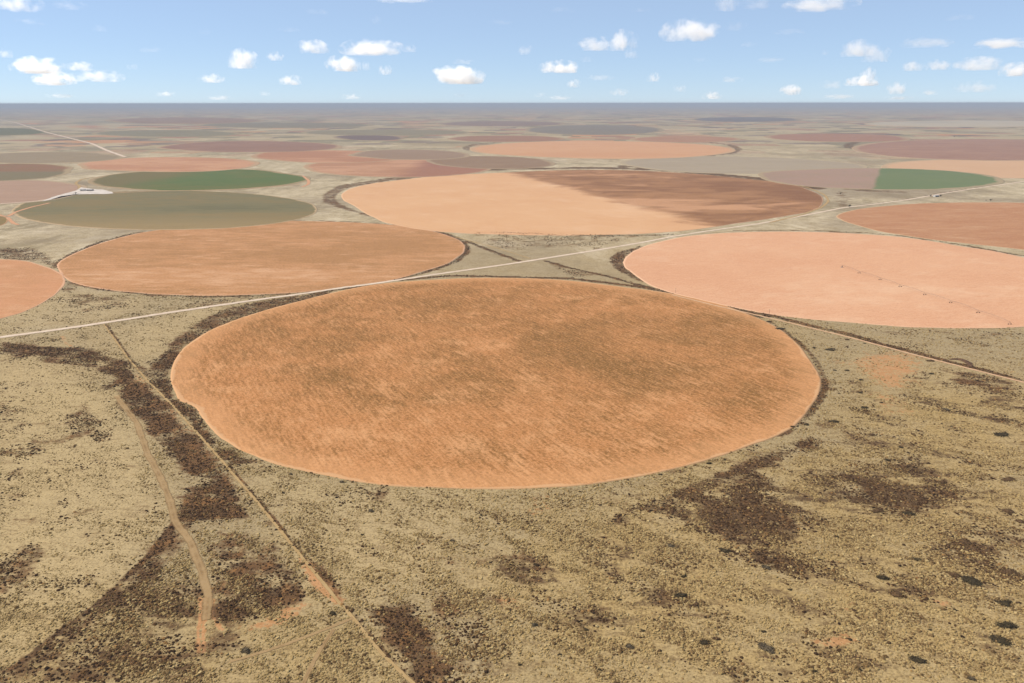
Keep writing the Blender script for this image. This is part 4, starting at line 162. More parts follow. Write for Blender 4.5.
BUSHES = [(289.7,382.0,14.8,0,'largest dark round bush near the bottom right corner,lowest of three close together'),
(302.2,396.6,14.46,0,'long flat dark bush near the bottom right corner,middle of three close together'),
(313.9,417.6,12.6,0,'dark bush at the right edge,topmost of three close together'),
(232.7,365.4,11.04,0,'isolated dark bush close to the bottom edge,left of the three at the right corner'),
(306.4,441.2,16.09,0,'broad grey green dark bush on a dark patch above the three bushes at right'),
(249.2,445.8,10.07,0,'dark bush at the left end of the dark scrub streak at lower right'),
(249.0,427.1,13.61,2,'low brown bush just below the dark scrub streak at lower right'),
(109.6,426.3,10.46,0,'dark bush with grey twigs,lower right of the picture centre,in tan grass'),
(114.0,380.9,8.48,0,'neat round dark green bush beside a small brown patch near the bottom edge'),
(149.5,375.6,11.87,1,'ragged dark grey bush near the bottom edge,right of the neat round one'),
(151.7,478.5,10.71,0,'flat dark bush just below the largest dark burnt patch'),
(472.2,678.9,19.51,0,'wide dark bush at the right edge above the rough tan slope'),
(420.1,586.7,15.3,2,'dark brown bush at the right edge,well below the dirt track'),
(308.4,530.3,10.7,0,'dark bush amid rough grass,right of the large burnt patch'),
(412.2,944.5,16.79,0,'dark flat bush on tan ground right of the rust brown field'),
(380.0,1041.3,16.47,0,'dark green bush between the rust brown field rim and the dirt track'),
(369.3,746.9,10.4,0,'small dark bush right of the rust brown field,on open tan ground'),
(322.5,711.1,12.01,0,'low wide bush just outside the lower right rim of the rust brown field'),
(-155.4,374.6,7.27,1,'grey bush on tan grass near the bottom left tracks'),
(-112.1,408.3,6.11,0,'dark bush beside the orange soil at the track junction,bottom left'),
(337.4,452.5,13.37,2,''),
(298.7,449.1,9.68,2,''),
(282.7,467.0,7.33,0,''),
(254.7,351.0,5.52,1,''),
(322.8,418.6,3.97,2,''),
(328.5,490.0,12.11,2,''),
(115.7,447.2,5.04,0,''),
(121.7,384.4,5.27,2,''),
(151.9,390.7,4.05,0,''),
(174.9,457.5,7.51,1,''),
(68.9,377.9,6.39,1,''),
(116.9,416.9,5.52,2,''),
(114.5,485.1,6.85,1,''),
(169.7,357.0,3.9,0,''),
(78.9,391.8,3.27,0,''),
(335.6,623.3,6.02,0,''),
(285.4,534.5,12.37,2,''),
(387.5,534.3,11.36,2,''),
(386.8,517.8,9.31,2,''),
(393.3,761.4,4.74,0,''),
(361.8,581.4,7.81,2,''),
(238.9,496.9,4.1,0,''),
(330.4,492.6,5.21,2,''),
(452.1,742.0,9.59,1,''),
(360.1,649.9,5.23,0,''),
(346.0,679.2,8.55,2,''),
(292.0,702.6,6.4,0,''),
(276.5,697.7,5.27,0,''),
(393.5,953.1,5.6,0,''),
(399.7,864.8,6.51,0,''),
(467.6,972.0,4.38,0,''),
(494.5,852.2,8.06,0,''),
(383.5,790.4,6.05,0,''),
(385.4,864.9,5.18,1,''),
(359.1,788.6,3.59,1,''),
(402.2,830.9,6.33,0,''),
(516.9,899.8,11.27,2,''),
(451.7,989.6,8.83,2,''),
(374.7,1077.6,7.69,0,''),
(16.4,461.4,4.32,0,''),
(55.7,565.7,3.36,0,''),
(174.4,617.5,5.55,0,''),
(190.1,624.6,4.69,0,''),
(-190.3,597.4,4.54,0,''),
(-143.5,583.6,6.14,1,''),
(-187.4,564.5,3.48,0,''),
(-111.1,500.3,3.11,0,''),
(-43.2,492.0,5.29,1,''),
(-110.6,535.3,5.71,1,''),
(-3.4,557.5,2.48,0,''),
(127.5,595.8,4.44,0,''),
(44.7,392.8,3.9,0,''),
(13.3,397.5,5.22,1,''),
(69.8,544.3,4.09,2,''),
(34.9,493.2,3.78,2,''),
(69.2,422.1,3.42,0,''),
(88.2,402.1,2.67,0,''),
(146.3,422.0,3.52,0,''),
(182.1,432.6,3.64,0,''),
(215.0,467.1,3.89,0,''),
(200.8,383.4,3.45,0,''),
(231.5,411.7,2.93,0,''),
(253.0,392.4,2.9,0,''),
(27.6,370.7,3.13,0,''),
(4.4,362.4,3.08,0,''),
(49.4,358.3,3.08,0,''),
(105.7,358.3,2.51,0,''),
(129.9,354.3,3.16,0,''),
(195.8,358.1,3.32,0,''),
(270.0,374.6,2.88,0,''),
(291.8,401.8,3.04,0,''),
(168.6,411.8,2.81,0,''),
(233.4,383.4,2.83,2,''),
(278.7,411.6,3.04,0,'')]
CLOUDS = [(-7935,13400,1835,674,249,1,'bright cloud in the top left corner of the sky'),
(-6990,13185,1781,442,130,0.5,'faint double wisp of cloud right of the top left corner cloud'),
(-8599,17258,1793,310,128,0.45,''),
(-16856,27186,1881,456,269,0.9,'small white cloud cut by the left edge of the sky'),
(-24887,42815,2145,2257,794,1,'leaning white cloud low at left,biggest of its cluster'),
(-30970,55000,1837,2372,816,0.9,'low white cloud with slanted top under the leaning one at left'),
(-20216,38161,1943,1051,378,0.85,'small pale cloud just right of the leaning white cloud at left'),
(-28091,55000,2027,2899,748,0.6,'long thin broken cloud at right end of the left cluster'),
(-17245,37012,1892,443,275,0.5,''),
(-23634,55000,926,1120,340,0.6,''),
(-20386,55000,1891,1581,544,0.7,'small thin cloud low in the sky above the purple brown field'),
(-11997,36463,2116,1223,767,0.9,'two tiered white cloud left of the picture centre'),
(-8428,29118,1884,593,288,0.9,'small oval cloud right of the two tiered one'),
(-6048,24976,1915,898,371,1,'bright oval cloud standing alone left of the long flat cloud'),
(-14974,55000,1758,1384,612,0.8,'small cloud low beneath the bright oval cloud'),
(-4403,26034,1952,1809,451,1,'long flat bright cloud left of the picture centre'),
(-3005,24237,1838,436,210,0.7,'small puff at the right end of the long flat cloud'),
(-8100,39385,2075,1557,682,1,'rounded bright cloud directly below the long flat cloud'),
(-6824,38161,1931,366,378,0.8,'tiny puff touching the rounded bright cloud below the long flat one'),
(-6909,44361,1988,691,494,0.8,'small separate puff below the long flat cloud'),
(-3708,55000,2004,3294,1089,0.95,'broad flat based cloud near the picture centre'),
(-1895,31752,1837,837,196,0.45,''),
(-2556,15614,1804,224,174,0.5,'lone tiny puff high above the long flat cloud'),
(-10901,55000,719,1318,340,0.6,''),
(-1559,12203,1747,731,75,0.8,'thin bright streak of cloud touching the top edge'),
(-16819,55000,920,791,272,0.5,''),
(418,25761,1872,494,287,0.7,'small faint cloud just right of the picture centre'),
(2387,23540,1896,1015,349,0.9,'lumpy left part of the twin cloud right of centre'),
(3221,24000,1981,862,534,1,'tall rounded right part of the twin cloud right of centre'),
(4052,27801,1865,433,275,0.7,'little puff hanging below the twin cloud'),
(2401,41374,2010,1834,563,1,'smooth oval cloud below and left of the twin cloud'),
(4228,55000,1546,857,544,0.75,'tiny cloud low under the smooth oval one'),
(2782,30192,1827,506,187,0.45,''),
(9641,55000,1927,922,544,0.7,'tiny cloud low to the right below the twin cloud'),
(4339,20078,1956,1251,497,1,'brightest cloud,wedge shaped with a flat base,right of centre'),
(4598,17019,1799,449,168,0.45,''),
(6347,22061,1792,423,136,0.45,''),
(3447,13400,1810,385,215,0.9,'cloud touching the top edge above the wedge shaped one'),
(3856,13045,1784,531,161,0.55,'pale cloud at the top edge,second from the right there'),
(4904,13256,1807,1016,213,1,'large white flat based cloud at the top edge on the right'),
(11235,26597,1943,1147,461,0.85,'broad cloud in the right part of the sky,above the small tall one'),
(13613,30567,1977,952,529,0.7,'hazy cloud overlapping the right side of the broad right hand cloud'),
(9855,25761,1804,247,159,0.6,''),
(23774,55000,1657,1977,612,0.9,'low flat cloud with a small tower near the right horizon'),
(24129,55000,2041,922,884,0.9,'small tower rising from the low flat cloud near the right horizon'),
(26217,55000,1203,1120,816,0.8,'small round cloud low near the horizon at right'),
(19092,38763,1932,1022,432,0.75,'left one of two small clouds side by side at right'),
(19654,37578,1924,990,418,0.85,'right one of two small clouds side by side at right'),
(11249,22261,1852,1120,275,0.6,'thin translucent cloud bank high at right'),
(13407,22464,1838,1346,250,0.9,'long flat cloud at the right edge,the higher one there'),
(21918,38161,1992,1920,566,0.75,'broken pale cloud near the right edge below the long flat one'),
(29072,46901,2050,1573,696,1,'white cloud cut by the right edge,the lower one there'),
(19017,55000,1080,1318,680,0.9,'small dome shaped cloud low above the horizon right of centre'),
(13661,55000,761,1318,476,0.75,''),
(11449,55000,1217,922,408,0.55,''),
(7377,55000,962,1318,408,0.5,''),
(28504,55000,942,988,340,0.6,''),
(21761,55000,1465,1581,544,0.4,''),
(31514,55000,1262,2240,680,0.45,''),
(6959,30192,1823,506,187,0.35,''),
(-6695,18018,1796,302,134,0.3,''),
(1926,55000,837,922,340,0.4,''),
(-3529,55000,842,922,272,0.4,''),
(-9080,15614,1776,486,97,0.42,''),
(-3228,13853,1760,398,86,0.4,''),
(-4633,17258,1770,455,85,0.37,''),
(-220,15614,1767,449,97,0.37,''),
(787,13548,1754,422,84,0.37,''),
(2079,13474,1745,323,67,0.37,''),
(6033,17886,1773,643,111,0.4,''),
(8033,14859,1755,534,92,0.37,''),
(5887,54132,1905,1686,335,0.44,''),
(14803,55000,1794,1581,340,0.42,''),
(9546,30192,1821,1013,187,0.37,''),
(-10691,24237,1817,697,150,0.37,''),
(-19915,55000,663,1713,272,0.52,''),
(22403,55000,688,1977,272,0.57,''),
(26508,55000,619,1713,272,0.52,''),
(3293,55000,641,1713,272,0.52,''),
(-30812,55000,803,1845,272,0.47,'')]
PIVOT = [(641.0,1467.1),(649.9,1411.1),(663.4,1354.8),(672.8,1299.5),(685.6,1241.3),(699.4,1187.8),(707.8,1126.6),(716.1,1062.6)]
POLES = [(274.5,1255.0),(387.1,1116.3),(491.7,957.0),(559.5,877.1)]
TREES = [(1030.4,2359.5,10),(1145.4,2707.9,8),(1546.8,2505.0,9),(1419.0,2630.9,8),(1438.4,2645.3,6),(1449.6,2624.8,9),(4064.7,7296.7,14),(4074.9,7232.4,9),(-1530.1,2728.4,9),(1537.6,2513.1,4)]
YARD = [(-1533.8,2530.2),(-1569.9,2656.5),(-1586.4,2760.1),(-1596.8,2851.4),(-1640.5,2967.2),(-1608.0,2941.7),(-1553.6,2902.4),(-1514.8,2884.7),(-1444.5,2810.2),(-1413.4,2758.6),(-1436.1,2736.8),(-1464.3,2740.2),(-1499.8,2737.4),(-1530.1,2728.4),(-1552.3,2674.0),(-1531.0,2570.9)]
SHEDS = [(-1571.1,2851.2),(-1543.5,2847.6),(1440.6,2636.5)]
BERM = [(543.5,905.6),(553.3,907.5),(559.8,903.6),(560.7,892.0),(555.3,877.1)]
WEDGE = [(-17.7,3611.1),(224.4,2763.0),(397.6,2400.2),(509.2,2081.8),(541.8,1959.5)]

def zc(x, y):
    """height of the plain: level"""
    return (x + y) * 0.0

def srgb(r, g, b, k=0.5):
    out = []
    for c in (r, g, b):
        c /= 255.0
        out.append((c / 12.92 if c <= .04045 else ((c + .055) / 1.055) ** 2.4) * k)
    return (out[0], out[1] * .965, out[2] * .90, 1.0)

def link(o, parent=None):
    COL.objects.link(o)
    if parent:
        o.parent = parent
    return o

def tag(o, label=None, cat=None, group=None, kind=None):
    for k, v in (('label', label), ('category', cat), ('group', group), ('kind', kind)):
        if v:
            o[k] = v
    return o

def empty(name, loc, rz=0.0):
    o = bpy.data.objects.new(name, None)
    o.empty_display_size = 2
    o.location = loc
    o.rotation_euler = (0, 0, rz)
    return link(o)

def mesh_np(name, verts, faces, mat=None, parent=None, smooth=False, attrs=None):
    me = bpy.data.meshes.new(name)
    verts = np.asarray(verts, np.float32)
    me.vertices.add(len(verts))
    me.vertices.foreach_set('co', verts.ravel())
    if len(faces):
        faces = [np.asarray(f, np.int32) for f in (faces if isinstance(faces, list) else [faces])]
        idx = np.concatenate([f.ravel() for f in faces])
        tot = np.concatenate([np.full(len(f), f.shape[1], np.int32) for f in faces])
        st = np.concatenate([[0], np.cumsum(tot)[:-1]]).astype(np.int32)
        me.loops.add(len(idx)); me.loops.foreach_set('vertex_index', idx)
        me.polygons.add(len(tot)); me.polygons.foreach_set('loop_start', st)
        if smooth:
            me.polygons.foreach_set('use_smooth', np.ones(len(tot), bool))
    for k, v in (attrs or {}).items():
        a = me.attributes.new(k, 'FLOAT', 'POINT')
        a.data.foreach_set('value', np.asarray(v, np.float32))
    me.update(calc_edges=True)
    if mat:
        me.materials.append(mat)
    o = bpy.data.objects.new(name, me)
    return link(o, parent)

def obj_bm(name, bm, mat, parent=None, smooth=False):
    me = bpy.data.meshes.new(name)
    bmesh.ops.recalc_face_normals(bm, faces=bm.faces[:])
    bm.to_mesh(me); bm.free()
    if smooth:
        for p in me.polygons:
            p.use_smooth = True
    me.materials.append(mat)
    return link(bpy.data.objects.new(name, me), parent)

def bm_box(bm, c, s, rz=0.0):
    m = Matrix.Translation(c) @ Matrix.Rotation(rz, 4, 'Z') @ Matrix.Diagonal((*s, 1))
    bmesh.ops.create_cube(bm, size=1, matrix=m)

def bm_bar(bm, a, b, r0, r1=None, seg=6):
    a, b = Vector(a), Vector(b)
    d = b - a
    q = d.to_track_quat('Z', 'Y').to_matrix().to_4x4()
    bmesh.ops.create_cone(bm, cap_ends=True, segments=seg, radius1=r0, radius2=r0 if r1 is None else r1,
                          depth=d.length, matrix=Matrix.Translation((a + b) / 2) @ q)

# ------------------------------------------------------------------ node helpers
class NT:
    def __init__(self, name):
        self.m = bpy.data.materials.new(name)
        self.m.use_nodes = True
        self.t = self.m.node_tree
        self.t.nodes.clear()
        self.out = self.t.nodes.new('ShaderNodeOutputMaterial')
    def n(self, typ, **k):
        nd = self.t.nodes.new(typ)
        for a, v in k.items():
            setattr(nd, a, v)
        return nd
    def put(self, sock, v):
        if hasattr(v, 'is_linked'):
            self.t.links.new(v, sock)
        elif v is not None:
            sock.default_value = v
    def math(self, op, a, b=None, c=None, clamp=False):
        nd = self.n('ShaderNodeMath', operation=op, use_clamp=clamp)
        for i, v in enumerate((a, b, c)):
            if v is not None:
                self.put(nd.inputs[i], v)
        return nd.outputs[0]
    def mix(self, f, a, b, mode='MIX'):
        nd = self.n('ShaderNodeMix', data_type='RGBA', blend_type=mode)
        self.put(nd.inputs[0], f); self.put(nd.inputs[6], a); self.put(nd.inputs[7], b)
        return nd.outputs[2]
    def step(self, v, lo, hi, a=0.0, b=1.0):
        nd = self.n('ShaderNodeMapRange', interpolation_type='SMOOTHSTEP')
        self.put(nd.inputs[0], v)
        for i, q in zip((1, 2, 3, 4), (lo, hi, a, b)):
            self.put(nd.inputs[i], q)
        return nd.outputs[0]
    def map(self, vec, scale=(1, 1, 1), rot=0.0, loc=(0, 0, 0)):
        nd = self.n('ShaderNodeMapping')
        self.put(nd.inputs[0], vec)
        nd.inputs['Location'].default_value = loc
        nd.inputs['Rotation'].default_value = (0, 0, rot)
        nd.inputs['Scale'].default_value = scale
        return nd.outputs[0]
    def noise(self, vec, scale, detail=4, rough=.55, dist=0.0):
        nd = self.n('ShaderNodeTexNoise')
        self.put(nd.inputs['Vector'], vec)
        nd.inputs['Scale'].default_value = scale
        nd.inputs['Detail'].default_value = detail
        nd.inputs['Roughness'].default_value = rough
        nd.inputs['Distortion'].default_value = dist
        return nd.outputs[0]
    def attr(self, name):
        return self.n('ShaderNodeAttribute', attribute_name=name).outputs['Fac']
    def obco(self):
        return self.n('ShaderNodeTexCoord').outputs['Object']
    def finish(self, col, rough=.95, bump=None, bstr=.3, bdist=.5, spec=.1):
        b = self.n('ShaderNodeBsdfPrincipled')
        self.put(b.inputs['Base Color'], col)
        self.put(b.inputs['Roughness'], rough)
        b.inputs['Specular IOR Level'].default_value = spec
        if bump is not None:
            bn = self.n('ShaderNodeBump')
            bn.inputs['Strength'].default_value = bstr
            bn.inputs['Distance'].default_value = bdist
            self.put(bn.inputs['Height'], bump)
            self.t.links.new(bn.outputs[0], b.inputs['Normal'])
        self.t.links.new(b.outputs[0], self.out.inputs[0])
        return self.m

def simple_mat(name, c1, c2=None, scale=3.0, rough=.8, metal=0.0, spec=.2):
    T = NT(name)
    c2 = c2 or tuple(v * .75 for v in c1[:3]) + (1,)
    f = T.step(T.noise(T.obco(), scale, 4), .35, .65)
    m = T.finish(T.mix(f, c1, c2), rough, spec=spec)
    for nd in m.node_tree.nodes:
        if nd.type == 'BSDF_PRINCIPLED':
            nd.inputs['Metallic'].default_value = metal
    return m

# ------------------------------------------------------------------ masks of the range land
def seg_dist(px, py, pts, closed):
    best = np.full(px.shape, 1e12)
    n = len(pts)
    for i in range(n if closed else n - 1):
        ax, ay = pts[i]; bx, by = pts[(i + 1) % n]
        dx, dy = bx - ax, by - ay
        L = dx * dx + dy * dy + 1e-9
        t = np.clip(((px - ax) * dx + (py - ay) * dy) / L, 0, 1)
        best = np.minimum(best, (px - ax - t * dx) ** 2 + (py - ay - t * dy) ** 2)
    return np.sqrt(best)

def inside(px, py, pts):
    r = np.zeros(px.shape, bool)
    n = len(pts)
    j = n - 1
    for i in range(n):
        xi, yi = pts[i]; xj, yj = pts[j]
        if yi != yj:
            r ^= ((yi > py) != (yj > py)) & (px < (xj - xi) * (py - yi) / (yj - yi) + xi)
        j = i
    return r

def sst(v, lo, hi):
    t = np.clip((v - lo) / (hi - lo), 0, 1)
    return t * t * (3 - 2 * t)

def masks(x, y):
    out = {k: np.zeros(x.shape) for k in ('dark', 'soil', 'pale', 'gold')}
    for ch, st, soft, pts in POLYS:
        a = np.array(pts); m = soft * 1.5
        sel = np.nonzero((x > a[:, 0].min() - m) & (x < a[:, 0].max() + m) & (y > a[:, 1].min() - m) & (y < a[:, 1].max() + m))[0]
        if len(sel):
            d = seg_dist(x[sel], y[sel], pts, True)
            d = np.where(inside(x[sel], y[sel], pts), -d, d)
            out[ch][sel] = np.maximum(out[ch][sel], st * (1 - sst(d, -soft, soft)))
    for ch, st, hw, soft, pts in LINES:
        a = np.array(pts); m = hw + soft * 1.5
        sel = np.nonzero((x > a[:, 0].min() - m) & (x < a[:, 0].max() + m) & (y > a[:, 1].min() - m) & (y < a[:, 1].max() + m))[0]
        if len(sel):
            d = seg_dist(x[sel], y[sel], pts, False) - hw
            out[ch][sel] = np.maximum(out[ch][sel], st * (1 - sst(d, -soft, soft)))
    # drifts of dark litter, drawn out along the prevailing wind, over the rough slope
    a = math.radians(-34); u = x * math.cos(a) + y * math.sin(a); v = -x * math.sin(a) + y * math.cos(a)
    drift = fbm(u / 2.4, v, 26, 91, 5)
    broad = fbm(x, y, 90, 95, 3)
    out['dark'] = out['dark'] * 1 + (np.clip(.25 + 1.5 * fbm(u / 1.6, v, 17, 97, 4), .42, 1.25) - 1) * (1 - sst(y, 850, 1250))
    amt = np.clip(out['gold'] * 1.25 + .12 - .5 * out['pale'], 0, 1) * (y < 1100)
    out['dark'] += amt * (1 - out['soil']).clip(0, 1) * np.clip((drift - .51) * 3.0 + (broad - .5) * 1.0, 0, .62)
    return out

def vnoise(x, y, s, seed=0):
    """smooth value noise in numpy, 0..1"""
    g = np.random.default_rng(seed).random((256, 256))
    u, v = x / s, y / s
    i, j = np.floor(u).astype(int), np.floor(v).astype(int)
    fu, fv = u - i, v - j
    fu, fv = fu * fu * (3 - 2 * fu), fv * fv * (3 - 2 * fv)
    a, b = g[i & 255, j & 255], g[(i + 1) & 255, j & 255]
    c, d = g[i & 255, (j + 1) & 255], g[(i + 1) & 255, (j + 1) & 255]
    return (a * (1 - fu) + b * fu) * (1 - fv) + (c * (1 - fu) + d * fu) * fv

def fbm(x, y, s, seed=0, o=4):
    r = 0; w = 0
    for k in range(o):
        r = r + vnoise(x + 37 * k, y - 91 * k, s / 2 ** k, seed + k) * .5 ** k
        w += .5 ** k
    return r / w

# ------------------------------------------------------------------ ground
def make_ground():
    az_in = np.radians(np.linspace(-38, 38, 900))
    az_out = np.radians(np.linspace(38, 322, 92))[1:-1]
    az = np.concatenate([az_in, az_out])
    dep = np.concatenate([np.linspace(80, 40, 14)[:-1], np.linspace(40, 4.2, 560)[:-1]])
    r = CAM_H / np.tan(np.radians(dep))
    r = np.concatenate([r, np.geomspace(r[-1] * 1.01, 110000, 150)])
    na, nr = len(az), len(r)
    RR, AA = np.meshgrid(r, az, indexing='ij')
    x = (RR * np.sin(AA)).ravel(); y = (RR * np.cos(AA)).ravel()
    msk = {k: np.zeros(x.shape) for k in ('dark', 'soil', 'pale', 'gold')}
    near = np.nonzero((np.abs(AA.ravel()) < .68) & (RR.ravel() > 300) & (RR.ravel() < 8000))[0]
    got = masks(x[near], y[near])
    for k in msk:
        msk[k][near] = got[k]
    v = np.stack([x, y, zc(x, y)], 1)
    v = np.concatenate([v, [[0, 0, 0]]])
    for k in msk:
        msk[k] = np.append(msk[k], 0)
    i = np.arange(nr - 1)[:, None] * na; j = np.arange(na)[None, :]; jn = (j + 1) % na
    q = np.stack([(i + j), (i + jn), (i + na + jn), (i + na + j)], -1).reshape(-1, 4)[:, ::-1]
    t = np.stack([np.full(na, nr * na), (np.arange(na) + 1) % na, np.arange(na)], 1)
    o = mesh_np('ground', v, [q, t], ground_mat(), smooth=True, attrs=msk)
    return tag(o, kind='structure')

def ground_mat():
    T = NT('range_land')
    co = T.obco()
    dark, soil, pale, gold = (T.attr(k) for k in ('dark', 'soil', 'pale', 'gold'))
    dist = T.n('ShaderNodeVectorMath', operation='LENGTH'); T.put(dist.inputs[0], co); dist = dist.outputs['Value']
    big = T.noise(co, 1 / 210, 5, .6)
    mid = T.noise(co, 1 / 34, 6, .65)
    fine = T.noise(co, 1 / 5.0, 5, .7)
    grain = T.noise(co, 1 / 1.7, 3, .7)
    streak = T.noise(T.map(co, (1 / 30, 1 / 7, 1), math.radians(31)), 1.0, 5, .65)
    base = T.mix(T.step(big, .38, .62), srgb(191, 169, 128), srgb(180, 162, 128))
    base = T.mix(T.math('MULTIPLY', pale, .8), base, srgb(210, 187, 143))
    base = T.mix(T.math('MULTIPLY', gold, T.step(mid, .35, .6, .25, 1.0)), base, srgb(192, 164, 111))
    # distance: paler dry short grass beyond the fields, some haze painted into its colour
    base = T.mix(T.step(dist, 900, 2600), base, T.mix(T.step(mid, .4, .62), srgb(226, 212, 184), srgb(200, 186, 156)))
    # brown and grey drifts
    base = T.mix(T.math('MULTIPLY', T.step(streak, .5, .68), T.step(gold, 0.0, 1.0, .4, .72)), base, srgb(126, 102, 74))
    base = T.mix(T.math('MULTIPLY', T.step(mid, .56, .74), .4), base, srgb(140, 120, 90))
    # tussocks
    tus = T.math('MULTIPLY', T.step(fine, .47, .66), T.step(pale, 0.0, 1.0, .6, .3))
    base = T.mix(tus, base, srgb(122, 98, 64))
    base = T.mix(T.math('MULTIPLY', T.step(grain, .50, .66), .5), base, srgb(218, 190, 138))
    base = T.mix(T.math('MULTIPLY', T.step(grain, .50, .36), .5), base, srgb(108, 86, 58))
    # open range between the far fields: drifts of scrub, worn pale ground
    drift = T.noise(T.map(co, (1 / 130, 1 / 230, 1), .4), 1.0, 7, .66, .5)
    wide = T.noise(co, 1 / 900, 5, .6)
    op = T.step(dist, 900, 2200)
    base = T.mix(T.math('MULTIPLY', op, T.math('MULTIPLY', T.step(drift, .50, .66), .6)), base, srgb(136, 122, 94))
    base = T.mix(T.math('MULTIPLY', op, T.math('MULTIPLY', T.step(drift, .47, .34), .55)), base, srgb(236, 222, 196))
    base = T.mix(T.math('MULTIPLY', op, T.math('MULTIPLY', T.step(wide, .48, .6), .6)), base, srgb(148, 132, 112))
    # far mosaic of other fields and pastures
    vor = T.n('ShaderNodeTexVoronoi', distance='CHEBYCHEV')
    T.put(vor.inputs['Vector'], T.map(co, (1 / 1700, 1 / 1500, 1), .06))
    vor.inputs['Randomness'].default_value = .75
    rmp = T.n('ShaderNodeValToRGB'); rmp.color_ramp.interpolation = 'CONSTANT'
    sp = T.n('ShaderNodeSeparateColor'); T.put(sp.inputs[0], vor.outputs['Color'])
    T.put(rmp.inputs[0], sp.outputs[0])
    els = rmp.color_ramp.elements
    cols = [(0, srgb(186, 170, 138)), (.22, srgb(170, 130, 108)), (.34, srgb(176, 160, 128)), (.5, srgb(134, 126, 102)),
            (.62, srgb(196, 178, 146)), (.74, srgb(122, 106, 100)), (.84, srgb(200, 150, 112)), (.9, srgb(140, 130, 108))]
    els[0].position, els[0].color = cols[0]
    els[1].position, els[1].color = cols[1]
    for p, c in cols[2:]:
        e = els.new(p); e.color = c
    far = T.math('MULTIPLY', T.step(dist, 3600, 8000), T.step(T.noise(co, 1 / 1300, 4, .6), .36, .54, .35, .95))
    base = T.mix(far, base, rmp.outputs[0])
    # bare soil
    sm = T.step(T.math('ADD', soil, T.math('MULTIPLY', T.math('SUBTRACT', T.math('ADD', T.math('MULTIPLY', mid, .4), T.math('MULTIPLY', fine, .6)), .5), 4.0)), .40, .74)
    base = T.mix(T.math('MULTIPLY', sm, .85), base, T.mix(T.step(fine, .4, .6), srgb(214, 160, 116), srgb(196, 146, 100)))
    # dark weeds and burnt litter
    dn = T.math('ADD', T.math('MULTIPLY', mid, .45), T.math('ADD', T.math('MULTIPLY', fine, .25), T.math('MULTIPLY', streak, .3)))
    dm = T.math('ADD', T.math('MULTIPLY', dark, .86), T.math('MULTIPLY', T.math('SUBTRACT', dn, .5), T.step(dark, .02, .3, .8, 5.0)))
    dm = T.math('MULTIPLY', T.step(dm, .20, .98), .95)
    dcol = T.mix(T.step(mid, .42, .6), srgb(84, 63, 46), T.mix(gold, srgb(116, 86, 60), srgb(98, 80, 62)))
    rust = T.noise(T.map(co, (1 / 9, 1 / 17, 1), -.5), 1.0, 5, .7)
    dcol = T.mix(T.math('MULTIPLY', T.step(rust, .50, .66), T.step(gold, 0.0, .8, .7, .25)), dcol, srgb(158, 114, 72))
    dcol = T.mix(T.math('MULTIPLY', T.step(fine, .5, .7), .6), dcol, srgb(64, 49, 38))
    dcol = T.mix(T.math('MULTIPLY', T.step(grain, .54, .72), .5), dcol, srgb(176, 132, 84))
    base = T.mix(dm, base, dcol)
    bump = T.math('ADD', T.math('MULTIPLY', fine, .7), T.math('MULTIPLY', grain, .3))
    return T.finish(base, .98, bump, .55, 1.2, spec=.03)

